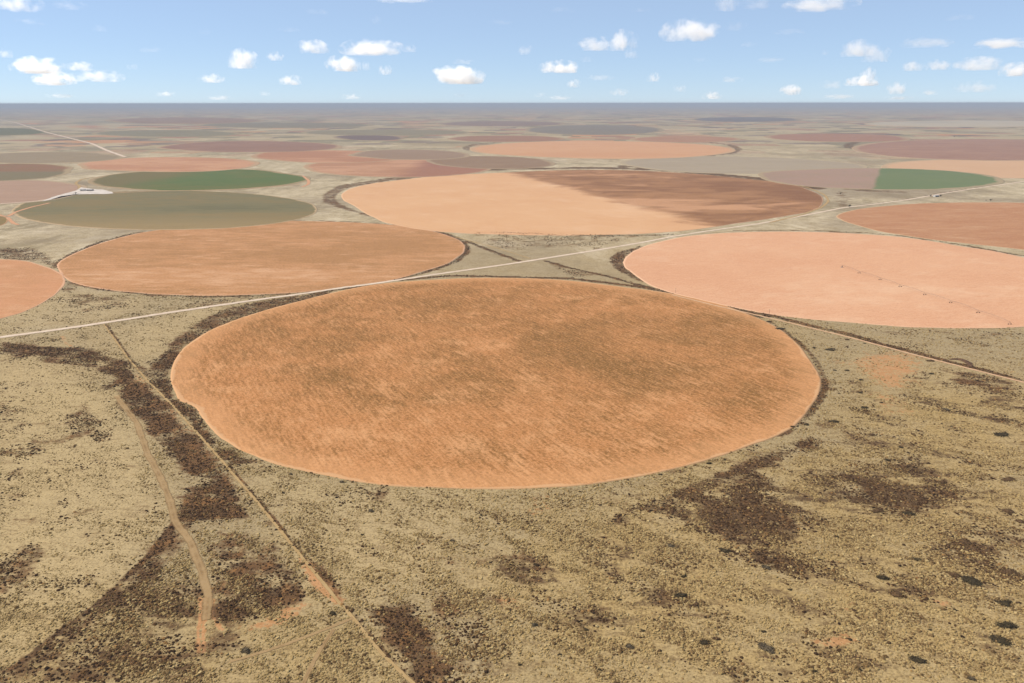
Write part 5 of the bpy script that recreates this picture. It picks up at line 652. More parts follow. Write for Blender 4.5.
# ------------------------------------------------------------------ fields
def field_mat(f):
    T = NT('soil_of_' + f['name'])
    co = T.obco()
    sd = f['seed'] * 173.0
    c1, c2, c3, c4 = [(*c, 1.0) for c in f['cols']]
    ps, pa = f['patch']
    sq = f.get('squash', (1, 1))
    pc = T.map(co, (sq[0] / ps, 1 / (ps * sq[1]), 1), 0, (sd, sd, 0))
    n1 = T.noise(pc, 1.0, 7, .62, .4)
    n2 = T.noise(T.map(co, (1.7 / ps, 1.7 / (ps * sq[1]), 1), .5, (-sd, 9, 4)), 1.0, 6, .65, .3)
    ang, sp_, sa = f['stripe']
    rows = T.noise(T.map(T.map(co, (1, 1, 1), -math.radians(ang)), (1 / (sp_ * 7), 1 / sp_, 1)), 1.0, 4, .7)
    fine = T.noise(T.map(co, (1, 1, 1), -math.radians(ang)), 1 / (2.2 + f['d'] / 1000.0), 4, .78)
    blot = T.attr('blot')
    med = T.noise(T.map(T.map(co, (1, 1, 1), -math.radians(ang)), (1 / (3.2 * sp_), 1 / (1.3 * sp_), 1), 0, (sd, 3, 0)), 1.0, 5, .72, .6)
    v = T.math('ADD', n1, T.math('MULTIPLY', T.math('SUBTRACT', rows, .5), sa * 2.4))
    v = T.math('ADD', v, T.math('MULTIPLY', T.math('SUBTRACT', fine, .5), .5))
    v = T.math('ADD', v, T.math('MULTIPLY', T.math('SUBTRACT', med, .5), .85 if pa > .5 else .45))
    f2 = T.math('MULTIPLY', T.step(T.math('SUBTRACT', v, T.math('MULTIPLY', blot, .5 if f['seed'] == 1 else .36)), .26 if f['seed'] == 1 else .37, .86 if f['seed'] == 1 else .70), pa)
    f3 = T.math('MULTIPLY', T.step(T.math('ADD', T.math('ADD', n2, T.math('MULTIPLY', blot, .26)), T.math('ADD', T.math('MULTIPLY', T.math('SUBTRACT', med, .5), -.5), T.math('MULTIPLY', T.math('SUBTRACT', rows, .5), -sa * 1.6))), .48, .8), .8)
    base = T.mix(f2, c1, c2)
    base = T.mix(f3, base, c3)
    if 'grad' in f:
        gx, gy, lo, hi, cc = f['grad']
        sep = T.n('ShaderNodeSeparateXYZ'); T.put(sep.inputs[0], co)
        R = f['rad']
        g = T.math('ADD', T.math('MULTIPLY', sep.outputs[0], gx / R), T.math('MULTIPLY', sep.outputs[1], gy / R))
        g = T.math('ADD', g, T.math('MULTIPLY', T.math('SUBTRACT', n1, .5), .35 if hi - lo > .1 else .05))
        base = T.mix(T.step(g, lo, hi), base, T.mix(T.math('MULTIPLY', f2, .5), f['gcol'], c2))
    if f.get('wedge'):
        # unploughed brown wedge: everything on the far right side of a line
        (ax, ay), (bx, by) = WEDGE[0], WEDGE[-1]
        ax -= f['c'][0]; bx -= f['c'][0]; ay -= f['c'][1]; by -= f['c'][1]
        L = math.hypot(bx - ax, by - ay); nx, ny = -(by - ay) / L, (bx - ax) / L
        sep = T.n('ShaderNodeSeparateXYZ'); T.put(sep.inputs[0], co)
        dd = T.math('ADD', T.math('MULTIPLY', sep.outputs[0], nx), T.math('ADD', T.math('MULTIPLY', sep.outputs[1], ny), -(nx * ax + ny * ay)))
        w = T.noise(T.map(co, (1 / 170, 1 / 110, 1), .35), 1.0, 6, .62, .6)
        dd = T.math('ADD', dd, T.math('MULTIPLY', T.math('SUBTRACT', w, .5), 260))
        inw = T.step(dd, -45, 40)
        stub = T.mix(T.step(w, .36, .64), srgb(146, 104, 74), srgb(178, 132, 96))
        w2 = T.noise(T.map(co, (1 / 230, 1 / 130, 1), .30, (9, 3, 0)), 1.0, 6, .6, .5)
        stub = T.mix(T.math('MULTIPLY', T.step(T.math('ADD', T.math('ADD', w2, T.math('MULTIPLY', T.math('SUBTRACT', fine, .5), .3)), T.math('MULTIPLY', blot, .16)), .54, .72), .8), stub, srgb(218, 168, 130))
        stub = T.mix(T.step(blot, -.15, -.7, 0.0, .5), stub, srgb(134, 92, 66))
        stub = T.mix(T.math('MULTIPLY', T.step(fine, .52, .7), .35), stub, srgb(120, 84, 62))
        base = T.mix(inw, base, stub)
    base = T.mix(T.math('MULTIPLY', T.step(fine, .47, .66), .6 if f['seed'] == 1 else (.34 if pa > .35 else .16)), base, tuple(v * .74 for v in c2[:3]) + (1,))
    base = T.mix(T.math('MULTIPLY', T.step(fine, .5, .34), .62 if f['seed'] == 1 else (.34 if pa > .35 else .2)), base, c3)
    if pa > .35 and f['d'] < 2700:
        # stubble rows: short broken streaks along the tillage
        cr = T.noise(T.map(T.map(co, (1, 1, 1), -math.radians(ang)), (1 / 24, 1 / 2.6, 1), 0, (3, sd, 0)), 1.0, 3, .75)
        k = .24 if f['seed'] == 1 else .18
        base = T.mix(T.math('MULTIPLY', T.step(cr, .50, .62), k), base, tuple(v * .66 for v in c2[:3]) + (1,))
        base = T.mix(T.math('MULTIPLY', T.step(cr, .48, .37), k), base, tuple(min(.9, v * 1.08) for v in c3[:3]) + (1,))
    if f['seed'] == 1:
        hl = T.math('ADD', T.attr('edge'), T.math('MULTIPLY', T.math('SUBTRACT', n2, .5), 60))
        base = T.mix(T.math('MULTIPLY', T.step(hl, 42, 8), .42), base, c3)
    ed = T.math('ADD', T.attr('edge'), T.math('MULTIPLY', T.math('SUBTRACT', n2, .5), f['edge'] * (5 if f['seed'] == 1 else 2.4)))
    base = T.mix(T.math('MULTIPLY', T.step(ed, f['edge'] * 1.15, f['edge'] * .5), .9), base, c4)
    return T.finish(base, .97, T.math('ADD', T.math('MULTIPLY', rows, .5), T.math('MULTIPLY', fine, .5)), .5, .5, spec=.03)

def make_field(f):
    pts = np.array(f['pts'], float)
    n = len(pts)
    cx, cy = f['c']
    rad = np.hypot(pts[:, 0], pts[:, 1])
    f['rad'] = float(np.ptp(pts[:, 0]) / 2)
    if 'grad' in f:
        f['gcol'] = srgb(*f['grad'][4])
    nrm = pts / rad[:, None]
    jit = NPR.normal(0, 1, n); jit = (jit + np.roll(jit, 1) + np.roll(jit, -1)) * .45
    jit *= max(.8, f['d'] / 1500.0)
    if f['d'] > 2800:
        # far fields are corners and part circles: let the outline wander
        th = np.arctan2(pts[:, 1], pts[:, 0])
        for k in range(2, 7):
            jit += f['rad'] * .035 / k ** .6 * math.cos(f['seed'] * k) * np.cos(k * th + f['seed'] * 1.7 * k)
    pts = pts + nrm * jit[:, None]
    ts = np.concatenate([np.linspace(0.04, .94, 22), [.955, .97, .98, .988, .994, 1.0]])
    lift = .05 + .06 * (f['d'] / 1000.0) + f['seed'] * .004
    vs, ed = [], []
    for t in ts:
        p = pts * t
        vs.append(p); ed.append((1 - t) * rad * .97)
    vs = np.concatenate(vs); ed = np.concatenate(ed)
    z = zc(vs[:, 0] + cx, vs[:, 1] + cy) + lift
    blot = np.zeros(len(vs))
    for bx, by, rx, ry, val in f.get('blots', ()):
        q = ((vs[:, 0] + cx - bx) / rx) ** 2 + ((vs[:, 1] + cy - by) / ry) ** 2
        blot += val * np.exp(-q)
    z0 = zc(cx, cy)
    v3 = np.column_stack([vs, z - z0])
    # skirt down into the ground, so that the field has a real thickness
    rim = np.column_stack([pts * 1.0005, zc(pts[:, 0] + cx, pts[:, 1] + cy) - .6 - z0])
    v3 = np.concatenate([v3, rim, [[0, 0, lift]]])
    ed = np.concatenate([ed, np.zeros(n), [rad.mean()]]); blot = np.concatenate([blot, np.zeros(n), [0]])
    m = len(ts)
    i = np.arange(m)[:, None] * n; j = np.arange(n)[None, :]; jn = (j + 1) % n
    q = np.stack([i + j, i + n + j, i + n + jn, i + jn], -1).reshape(-1, 4)
    c = len(v3) - 1
    t = np.stack([np.full(n, c), np.arange(n), (np.arange(n) + 1) % n], 1)
    o = mesh_np(f['name'], v3, [q, t], field_mat(f), attrs={'edge': ed, 'blot': blot})
    o.location = (cx, cy, z0)
    tag(o, f['label'], 'crop field', 'crop fields of the plain')
    return o

# ------------------------------------------------------------------ roads
def road_mat(name, c1, c2, c3, worn=.3, cover=1.0):
    T = NT(name)
    co = T.obco()
    n1 = T.noise(co, 1 / 14, 5, .65); n2 = T.noise(co, 1 / 2.2, 4, .7)
    u = T.attr('across')
    # two wheel tracks, a little cleaner than the crown between them
    tr = T.math('ABSOLUTE', T.math('SUBTRACT', T.math('ABSOLUTE', u), .42))
    col = T.mix(T.step(n1, .38, .62), c1, c2)
    col = T.mix(T.math('MULTIPLY', T.step(tr, .26, .08), .55), col, c1)
    ed = T.math('ADD', T.math('ABSOLUTE', u), T.math('MULTIPLY', T.math('SUBTRACT', n2, .5), .9))
    col = T.mix(T.step(ed, .62, .9), col, c3)
    m = T.finish(col, .96, n2, .3, .3, spec=.05)
    # the verge is broken: the grass shows through where the surface has worn out
    pb = [q for q in T.t.nodes if q.type == 'BSDF_PRINCIPLED'][0]
    T.put(pb.inputs['Alpha'], T.step(T.math('ADD', ed, T.math('MULTIPLY', T.math('SUBTRACT', n1, .5), worn)), 1.02, .80, 0.0, cover))
    return m

def ribbon(name, pts, width, lift, mat, jitter=.12):
    p = np.array(pts, float)
    seg = np.hypot(*np.diff(p, axis=0).T)
    s = np.concatenate([[0], np.cumsum(seg)])
    step = max(6.0, width * .9)
    if np.hypot(*p.mean(0)) > 2500:
        step = max(step, 25)
    n = max(8, int(s[-1] / step))
    q = np.linspace(0, s[-1], n)
    x = np.interp(q, s, p[:, 0]); y = np.interp(q, s, p[:, 1])
    k = max(1, int(18 / step))
    for _ in range(3):
        x[1:-1] = (x[:-2] + 2 * x[1:-1] + x[2:]) / 4; y[1:-1] = (y[:-2] + 2 * y[1:-1] + y[2:]) / 4
    tx, ty = np.gradient(x), np.gradient(y)
    L = np.hypot(tx, ty) + 1e-9; nx, ny = -ty / L, tx / L
    us = np.array([-1, -.42, 0, .42, 1.0])
    vs, ac = [], []
    for u in us:
        j = NPR.normal(0, jitter, n) if abs(u) == 1 else 0
        w = width / 2 * (u + np.sign(u) * j)
        X, Y = x + nx * w, y + ny * w
        vs.append(np.stack([X, Y, zc(X, Y) + lift * (1 - .0 * abs(u))], 1)); ac.append(np.full(n, u))
    v = np.concatenate(vs); ac = np.concatenate(ac)
    i = np.arange(4)[:, None] * n; j = np.arange(n - 1)[None, :]
    f = np.stack([i + j, i + j + 1, i + n + j + 1, i + n + j], -1).reshape(-1, 4)[:, ::-1]
    o = mesh_np(name, v, f, mat, attrs={'across': ac})
    return tag(o, kind='structure')

# ------------------------------------------------------------------ low plant cover (nobody could count it)
def tuft_mat(name, ramp):
    T = NT(name)
    oi = T.n('ShaderNodeObjectInfo')
    r = T.n('ShaderNodeValToRGB')
    T.put(r.inputs[0], oi.outputs['Random'])
    els = r.color_ramp.elements
    els[0].position, els[0].color = ramp[0]
    els[1].position, els[1].color = ramp[-1]
    for p, c in ramp[1:-1]:
        e = els.new(p); e.color = c
    b = T.n('ShaderNodeBsdfDiffuse'); T.put(b.inputs[0], r.outputs[0])
    tl = T.n('ShaderNodeBsdfTranslucent'); T.put(tl.inputs[0], r.outputs[0])
    mx = T.n('ShaderNodeMixShader'); mx.inputs[0].default_value = .2
    T.t.links.new(b.outputs[0], mx.inputs[1]); T.t.links.new(tl.outputs[0], mx.inputs[2])
    T.t.links.new(mx.outputs[0], T.out.inputs[0])
    return T.m

def scatter(name, x, y, size, flat, mat, seed, spiky=.32):
    n = len(x)
    v = np.column_stack([x, y, zc(x, y)])
    o = mesh_np(name, v, [], attrs={'sz': np.clip(size, .3, 2.4), 'ht': np.clip(size, .3, 2.4) * flat, 'rot': NPR.random(n) * 6.283})
    o.data.materials.append(mat)
    g = bpy.data.node_groups.new(name + '_nodes', 'GeometryNodeTree')
    g.interface.new_socket('Geometry', in_out='INPUT', socket_type='NodeSocketGeometry')
    g.interface.new_socket('Geometry', in_out='OUTPUT', socket_type='NodeSocketGeometry')
    N = g.nodes.new; Lk = g.links.new
    gi, go = N('NodeGroupInput'), N('NodeGroupOutput')
    join = N('GeometryNodeJoinGeometry')
    for k in range(3):
        ico = N('GeometryNodeMeshIcoSphere'); ico.inputs['Subdivisions'].default_value = 2; ico.inputs['Radius'].default_value = .5
        sp = N('GeometryNodeSetPosition')
        nz = N('ShaderNodeTexNoise'); nz.noise_dimensions = '4D'
        nz.inputs['W'].default_value = seed * 3.1 + k * 1.7; nz.inputs['Scale'].default_value = 4.2; nz.inputs['Detail'].default_value = 2
        sub = N('ShaderNodeVectorMath'); sub.operation = 'SUBTRACT'; sub.inputs[1].default_value = (.5, .5, .42)
        mul = N('ShaderNodeVectorMath'); mul.operation = 'SCALE'; mul.inputs['Scale'].default_value = spiky * 3.2
        Lk(nz.outputs['Color'], sub.inputs[0]); Lk(sub.outputs[0], mul.inputs[0]); Lk(mul.outputs[0], sp.inputs['Offset'])
        Lk(ico.outputs[0], sp.inputs['Geometry'])
        sm = N('GeometryNodeSetMaterial'); sm.inputs['Material'].default_value = mat
        Lk(sp.outputs[0], sm.inputs['Geometry'])
        gti = N('GeometryNodeGeometryToInstance'); Lk(sm.outputs[0], gti.inputs[0]); Lk(gti.outputs[0], join.inputs[0])
    iop = N('GeometryNodeInstanceOnPoints')
    Lk(gi.outputs[0], iop.inputs['Points']); Lk(join.outputs[0], iop.inputs['Instance'])
    iop.inputs['Pick Instance'].default_value = True
    def na(nm):
        a = N('GeometryNodeInputNamedAttribute'); a.data_type = 'FLOAT'; a.inputs['Name'].default_value = nm
        return a.outputs['Attribute']
    cs = N('ShaderNodeCombineXYZ'); s_ = na('sz'); Lk(s_, cs.inputs[0]); Lk(s_, cs.inputs[1]); Lk(na('ht'), cs.inputs[2])
    cr = N('ShaderNodeCombineXYZ'); Lk(na('rot'), cr.inputs[2])
    Lk(cr.outputs[0], iop.inputs['Rotation']); Lk(cs.outputs[0], iop.inputs['Scale'])
    Lk(iop.outputs[0], go.inputs[0])
    md = o.modifiers.new('cover', 'NODES'); md.node_group = g
    return tag(o, kind='stuff')

def grid_pts(s, d0, d1, wid=.92):
    ys = np.arange(d0, d1, s)
    xs, yy = [], []
    for yv in ys:
        X = np.arange(-(yv * wid + 25), yv * wid + 25, s)
        xs.append(X); yy.append(np.full(len(X), yv))
    x = np.concatenate(xs); y = np.concatenate(yy)
    return x + NPR.uniform(-.5, .5, len(x)) * s, y + NPR.uniform(-.5, .5, len(y)) * s

def free_of_fields(x, y):
    ok = np.ones(len(x), bool)
    for f in FIELDS:
        if f['d'] < 3500:
            p = np.array(f['pts']) + f['c']
            sel = np.nonzero((x > p[:, 0].min()) & (x < p[:, 0].max()) & (y > p[:, 1].min()) & (y < p[:, 1].max()))[0]
            if len(sel):
                ok[sel] &= ~inside(x[sel], y[sel], [tuple(q) for q in p])
    for nm, _, pts, wd, z, m in ROADS:
        p = np.array(pts)
        if p[:, 1].min() < 2500:
            sel = np.nonzero((x > p[:, 0].min() - 9) & (x < p[:, 0].max() + 9) & (y > p[:, 1].min() - 9) & (y < p[:, 1].max() + 9))[0]
            if len(sel):
                ok[sel] &= seg_dist(x[sel], y[sel], pts, False) > wd * .5 + (.4 if m != 'tan_dirt' else -.9)
    return ok

def make_cover():
    # dry grass and sage
    x, y = grid_pts(1.05, 335, 520)
    x1, y1 = grid_pts(1.35, 520, 650)
    x2, y2 = grid_pts(1.9, 650, 830)
    x3, y3 = grid_pts(2.7, 830, 1250)
    x = np.concatenate([x, x1, x2, x3]); y = np.concatenate([y, y1, y2, y3])
    ok = free_of_fields(x, y); x, y = x[ok], y[ok]
    m = masks(x, y)
    cl = fbm(x, y, 26, 11); cl2 = fbm(x, y, 7, 31)
    # drifts drawn out along the prevailing wind
    a = math.radians(-32); u = x * math.cos(a) + y * math.sin(a); w = -x * math.sin(a) + y * math.cos(a)
    dr = fbm(u / 3.2, w, 8, 51)
    rich = np.clip(.58 + (cl - .5) * 1.2 + (cl2 - .5) * 1.3 + (dr - .5) * 1.5 - .22 * m['pale'] + .04 * m['gold'] - .7 * m['soil'] - .62 * m['dark'], .02, 1)
    fall = np.where(y > 780, .75, 1.0)
    keep = NPR.random(len(x)) < rich * fall * .9
    gx, gy = x[keep], y[keep]
    pl = m['pale'][keep]
    sz = NPR.lognormal(math.log(.92), .40, len(gx)) * (1 - .3 * pl) * (1 + .35 * sst(gy, 520, 1100))
    scatter('dry_grass', gx, gy, sz, .6, tuft_mat('dry_grass_blades', [(0, srgb(192, 164, 112)), (.4, srgb(210, 182, 128)), (.7, srgb(166, 140, 94)), (1, srgb(232, 206, 152))]), 1)
    keep = NPR.random(len(x)) < np.clip((dr - .49) * 3.4 + (cl - .5) * 2.0 + .12 + .16 * m['gold'], 0, 1) * (1 - .95 * m['pale']) * (1 - m['soil']).clip(0, 1) * .55
    sx, sy = x[keep], y[keep]
    scatter('sagebrush', sx, sy, NPR.lognormal(math.log(.92), .45, len(sx)) * (1 + .35 * sst(sy, 520, 1100)), .6, tuft_mat('sage_leaves', [(0, srgb(134, 108, 74)), (.35, srgb(156, 128, 88)), (.7, srgb(106, 84, 58)), (1, srgb(182, 152, 106))]), 2)
    # dark weeds in the burnt strips and along the tracks
    x, y = grid_pts(1.25, 335, 1000)
    x2, y2 = grid_pts(3.2, 1000, 1900)
    x = np.concatenate([x, x2]); y = np.concatenate([y, y2])
    m = masks(x, y); sel = m['dark'] > .15
    x, y = x[sel], y[sel]; dk = m['dark'][sel]; so = m['soil'][sel]
    ok = free_of_fields(x, y); x, y, dk, so = x[ok], y[ok], dk[ok], so[ok]
    n = fbm(x, y, 22, 71)
    keep = NPR.random(len(x)) < np.clip(dk * 1.25 + (n - .5) * 2.0 - .30, 0, 1) * .52 * (1 - .7 * so)
    x, y = x[keep], y[keep]
    scatter('dark_weeds', x, y, NPR.lognormal(math.log(1.0), .40, len(x)) * np.where(y > 1000, 1.8, 1), .6, tuft_mat('weed_stems', [(0, srgb(80, 60, 44)), (.4, srgb(104, 78, 56)), (.76, srgb(62, 50, 40)), (.88, srgb(140, 106, 70)), (1, srgb(192, 150, 98))]), 3)

# ------------------------------------------------------------------ bushes
BUSH_COLS = {0: [(0, srgb(54, 45, 32)), (.5, srgb(70, 60, 42)), (1, srgb(98, 86, 58))],
             1: [(0, srgb(76, 66, 52)), (.5, srgb(102, 90, 72)), (1, srgb(132, 118, 94))],
             2: [(0, srgb(86, 66, 46)), (.5, srgb(108, 84, 58)), (1, srgb(134, 106, 74))]}

def bush_mats():
    out = {}
    for k, ramp in BUSH_COLS.items():
        T = NT(('dark_green_leaves', 'grey_twigs', 'brown_leaves')[k])
        r = T.n('ShaderNodeValToRGB')
        T.put(r.inputs[0], T.step(T.noise(T.obco(), 9, 5, .7), .3, .7))
        els = r.color_ramp.elements
        els[0].position, els[0].color = ramp[0]; els[1].position, els[1].color = ramp[2]
        e = els.new(ramp[1][0]); e.color = ramp[1][1]
        out[k] = T.finish(r.outputs[0], .9, spec=.08)
    return out

def bush_mesh(seed, mat):
    """a clump one unit wide made of many separate leaf sprays round an irregular low mound, with twigs"""
    r = random.Random(seed)
    bm = bmesh.new()
    lobes = [(0, 0, .0, .34)] + [(r.uniform(-.28, .28), r.uniform(-.2, .2), 0, r.uniform(.14, .26)) for _ in range(6)]
    for lx, ly, lz, lr in lobes:
        mt = Matrix.Translation((lx, ly, lr * .30)) @ Matrix.Diagonal((1, .9, .55, 1))
        res = bmesh.ops.create_icosphere(bm, subdivisions=2, radius=lr * .72, matrix=mt)
        for v in res['verts']:
            v.co *= 1 + .35 * (mnoise.noise(v.co * 9 + Vector((seed * 7, 0, 0))))
    for _ in range(420):
        lx, ly, lz, lr = r.choice(lobes)
        d = Vector((r.gauss(0, 1), r.gauss(0, 1), abs(r.gauss(0, .8)))).normalized()
        rr = lr * (r.uniform(.75, 1.1) if r.random() < .75 else r.uniform(1.0, 1.6))
        p = Vector((lx + d.x * rr, ly + d.y * rr * .9, .02 + lr * .30 + d.z * rr * .55))
        s = r.uniform(.022, .05)
        a = Vector((r.gauss(0, 1), r.gauss(0, 1), r.gauss(0, 1))).normalized()
        b = a.cross(d).normalized() if a.cross(d).length > .01 else Vector((1, 0, 0))
        vs = [bm.verts.new(p + q) for q in (a * s, b * s * .7, -a * s, -b * s * .7)]
        bm.faces.new(vs)
    for _ in range(14):
        lx, ly, lz, lr = r.choice(lobes)
        bm_bar(bm, (lx * .5, ly * .5, 0), (lx + r.uniform(-.1, .1), ly + r.uniform(-.1, .1), lr * .8), .012, .004, 4)
    me = bpy.data.meshes.new('bush')
    bm.to_mesh(me); bm.free()
    me.materials.append(mat)
    return me

def make_bushes():
    mats = bush_mats()
    var = {k: [bush_mesh(10 * k + i, mats[k]) for i in range(4)] for k in mats}
    shared = {0: 'one of the small dark green shrubs dotted singly over the tan grass at lower right',
              1: 'one of the small grey twiggy shrubs scattered over the tan grass in the foreground',
              2: 'one of the small brown shrubs scattered over the tan grass at lower right'}
    for i, (x, y, w, kind, lab) in enumerate(BUSHES):
        o = link(bpy.data.objects.new('bush', var[kind][i % 4]))
        o.location = (x, y, zc(x, y) - .05)
        hh = RND.uniform(.75, 1.0) * (min(1.0, 5.5 / w) if w > 5 else 1.0)
        o.scale = (w, w * RND.uniform(.8, 1.05), w * hh)
        o.rotation_euler = (0, 0, RND.uniform(-.6, .6))
        if lab:
            tag(o, lab, 'bush', 'bushes standing out of the grass')
        else:
            tag(o, shared[kind], 'bush', ('small dark green shrubs', 'small grey shrubs', 'small brown shrubs')[kind])

# ------------------------------------------------------------------ trees
def make_trees():
    bark = simple_mat('bark', srgb(96, 80, 66), scale=6)
    T = NT('tree_leaves')
    leaf = T.finish(T.mix(T.step(T.noise(T.obco(), 1.2, 4, .7), .35, .65), srgb(52, 56, 42), srgb(86, 86, 62)), .9, spec=.06)
    labs = ['dark tree beside the pale road at the right end of the dark brown wedge',
            'dark tree at the right tip of the two coloured field, away from the road',
            'dark tree standing alone at the back of the reddish brown field at right',
            'dark tree at the left end of the roadside farmstead at right',
            'small tree between the two larger ones of the roadside farmstead at right',
            'dark tree at the right end of the roadside farmstead at right',
            'larger tree of the far pair beyond the mauve field at right',
            'smaller tree of the far pair beyond the mauve field at right',
            'dark tree on the white gravel yard at left',
            'small tree left of the lone tree behind the reddish brown field']
    for i, (x, y, h) in enumerate(TREES):
        e = empty('tree', (x, y, zc(x, y)), RND.uniform(0, 6))
        tag(e, labs[i], 'tree', 'trees of the plain')
        bm = bmesh.new()
        bm_bar(bm, (0, 0, -.3), (0, 0, h * .45), h * .035, h * .022, 8)
        for k in range(5):
            a = k * 1.26 + RND.uniform(-.3, .3)
            bm_bar(bm, (0, 0, h * (.22 + .05 * k)), (math.cos(a) * h * .28, math.sin(a) * h * .28, h * (.5 + .06 * k)), h * .014, h * .005, 5)
        obj_bm('trunk', bm, bark, e)
        bm = bmesh.new()
        cl = [(RND.gauss(0, .2) * h, RND.gauss(0, .2) * h, h * RND.uniform(.42, .86), h * RND.uniform(.10, .2)) for _ in range(13)]
        for cx, cy, cz, cr in cl:
            for _ in range(52):
                d = Vector((RND.gauss(0, 1), RND.gauss(0, 1), RND.gauss(0, .8))).normalized() * cr * RND.uniform(.5, 1.05)
                p = Vector((cx, cy, cz)) + d
                s = h * RND.uniform(.02, .045)
                a = Vector((RND.gauss(0, 1), RND.gauss(0, 1), RND.gauss(0, 1))).normalized(); b = a.orthogonal().normalized()
                bm.faces.new([bm.verts.new(p + q) for q in (a * s, b * s * .8, -a * s, -b * s * .8)])
        me = bpy.data.meshes.new('crown'); bm.to_mesh(me); bm.free(); me.materials.append(leaf)
        link(bpy.data.objects.new('crown', me), e)

# ------------------------------------------------------------------ farm bits
def make_sheds():
    wall = simple_mat('sheet_metal_wall', srgb(226, 226, 226), srgb(206, 208, 212), .3, .5)
    wall2 = simple_mat('grey_wall', srgb(186, 180, 176), srgb(170, 164, 160), .3, .6)
    roof = simple_mat('tin_roof', srgb(222, 216, 210), srgb(200, 192, 186), .3, .4)
    door = simple_mat('dark_door', srgb(96, 92, 88), None, 1, .7)
    glass = simple_mat('window_glass', srgb(70, 80, 92), None, 1, .2, spec=.5)
    spec = [('white metal shed on the pale gravel yard at left, left one of two', 17, 10, 4, wall, .1),
            ('grey metal shed on the pale gravel yard at left, right one of two', 22, 10, 4, wall2, .05),
            ('small white farm building between the roadside trees at right', 16, 9, 4, wall, .3)]
    for (x, y), (lab, L, W, Hh, wm, rz) in zip(SHEDS, spec):
        e = empty('farm_shed', (x, y, zc(x, y) + .75), rz)
        tag(e, lab, 'shed', 'farm sheds')
        bm = bmesh.new(); bm_box(bm, (0, 0, Hh / 2 - .4), (L, W, Hh + .8)); 
        for s in (-1, 1):
            vs = [bm.verts.new(p) for p in ((s * L / 2, -W / 2, Hh), (s * L / 2, W / 2, Hh), (s * L / 2, 0, Hh + W * .2))]
            bm.faces.new(vs)
        obj_bm('wall', bm, wm, e)
        bm = bmesh.new()
        for s in (-1, 1):
            a = math.atan2(W * .2, W / 2); ln = math.hypot(W * .2, W / 2) + .5
            m = Matrix.Translation((0, s * (W / 4 + .1), Hh + W * .1 + .02)) @ Matrix.Rotation(-s * a, 4, 'X') @ Matrix.Diagonal((L + .8, ln, .12, 1))
            bmesh.ops.create_cube(bm, size=1, matrix=m)
        obj_bm('roof', bm, roof, e)
        bm = bmesh.new(); bm_box(bm, (-L * .2, -W / 2 - .06, 1.7), (4, .1, 3.4)); obj_bm('door', bm, door, e)
        for k in (0, 1):
            bm = bmesh.new(); bm_box(bm, (L * (.12 + .2 * k), -W / 2 - .05, 2.2), (1.6, .08, 1.2)); obj_bm('window', bm, glass, e)

def make_yard():
    T = NT('white_gravel')
    co = T.obco()
    n = T.noise(co, 1 / 25, 5, .65)
    m = T.finish(T.mix(T.step(n, .38, .64), srgb(240, 230, 222), srgb(212, 200, 192)), .96)
    p = np.array(YARD); c = p.mean(0)
    vs = [(x, y, zc(x, y) + .72) for x, y in p] + [(c[0], c[1], zc(*c) + .72)]
    n = len(p)
    f = np.array([(i, (i + 1) % n, n) for i in range(n)])
    o = mesh_np('gravel_yard', vs, [f], m)
    tag(o, kind='structure')

def make_poles():
    wood = simple_mat('weathered_wood', srgb(112, 92, 76), srgb(84, 70, 60), 2)
    por = simple_mat('porcelain', srgb(150, 150, 146), None, 2, .3)
    labs = ['wooden utility pole farthest along the dirt track, where the two near fields meet',
            'wooden utility pole near the pale peach field, second farthest along the track',
            'wooden utility pole beside the dirt track in open tan grass, between two others',
            'wooden utility pole nearest the right edge, beside the dark dirt bank']
    dirv = Vector((POLES[-1][0] - POLES[0][0], POLES[-1][1] - POLES[0][1], 0)); rz = math.atan2(dirv.y, dirv.x)
    first = None
    for (x, y), lab in zip(POLES, labs):
        if first is None:
            e = empty('utility_pole', (x, y, zc(x, y)), rz); first = e
            bm = bmesh.new(); bm_bar(bm, (0, 0, -1), (0, 0, 9.2), .2, .14, 8); obj_bm('pole', bm, wood, e)
            bm = bmesh.new(); bm_box(bm, (0, 0, 8.5), (.12, 2.4, .16)); obj_bm('cross_arm', bm, wood, e)
            for s in (-1.05, 0.45, 1.05):
                bm = bmesh.new(); bm_bar(bm, (0, s, 8.58), (0, s, 8.82), .06, .04, 6); obj_bm('insulator', bm, por, e)
        else:
            e = first.copy(); COL.objects.link(e); e.location = (x, y, zc(x, y))
            for ch in list(first.children):
                d = ch.copy(); COL.objects.link(d); d.parent = e
        tag(e, lab, 'utility pole', 'utility poles along the dirt track')

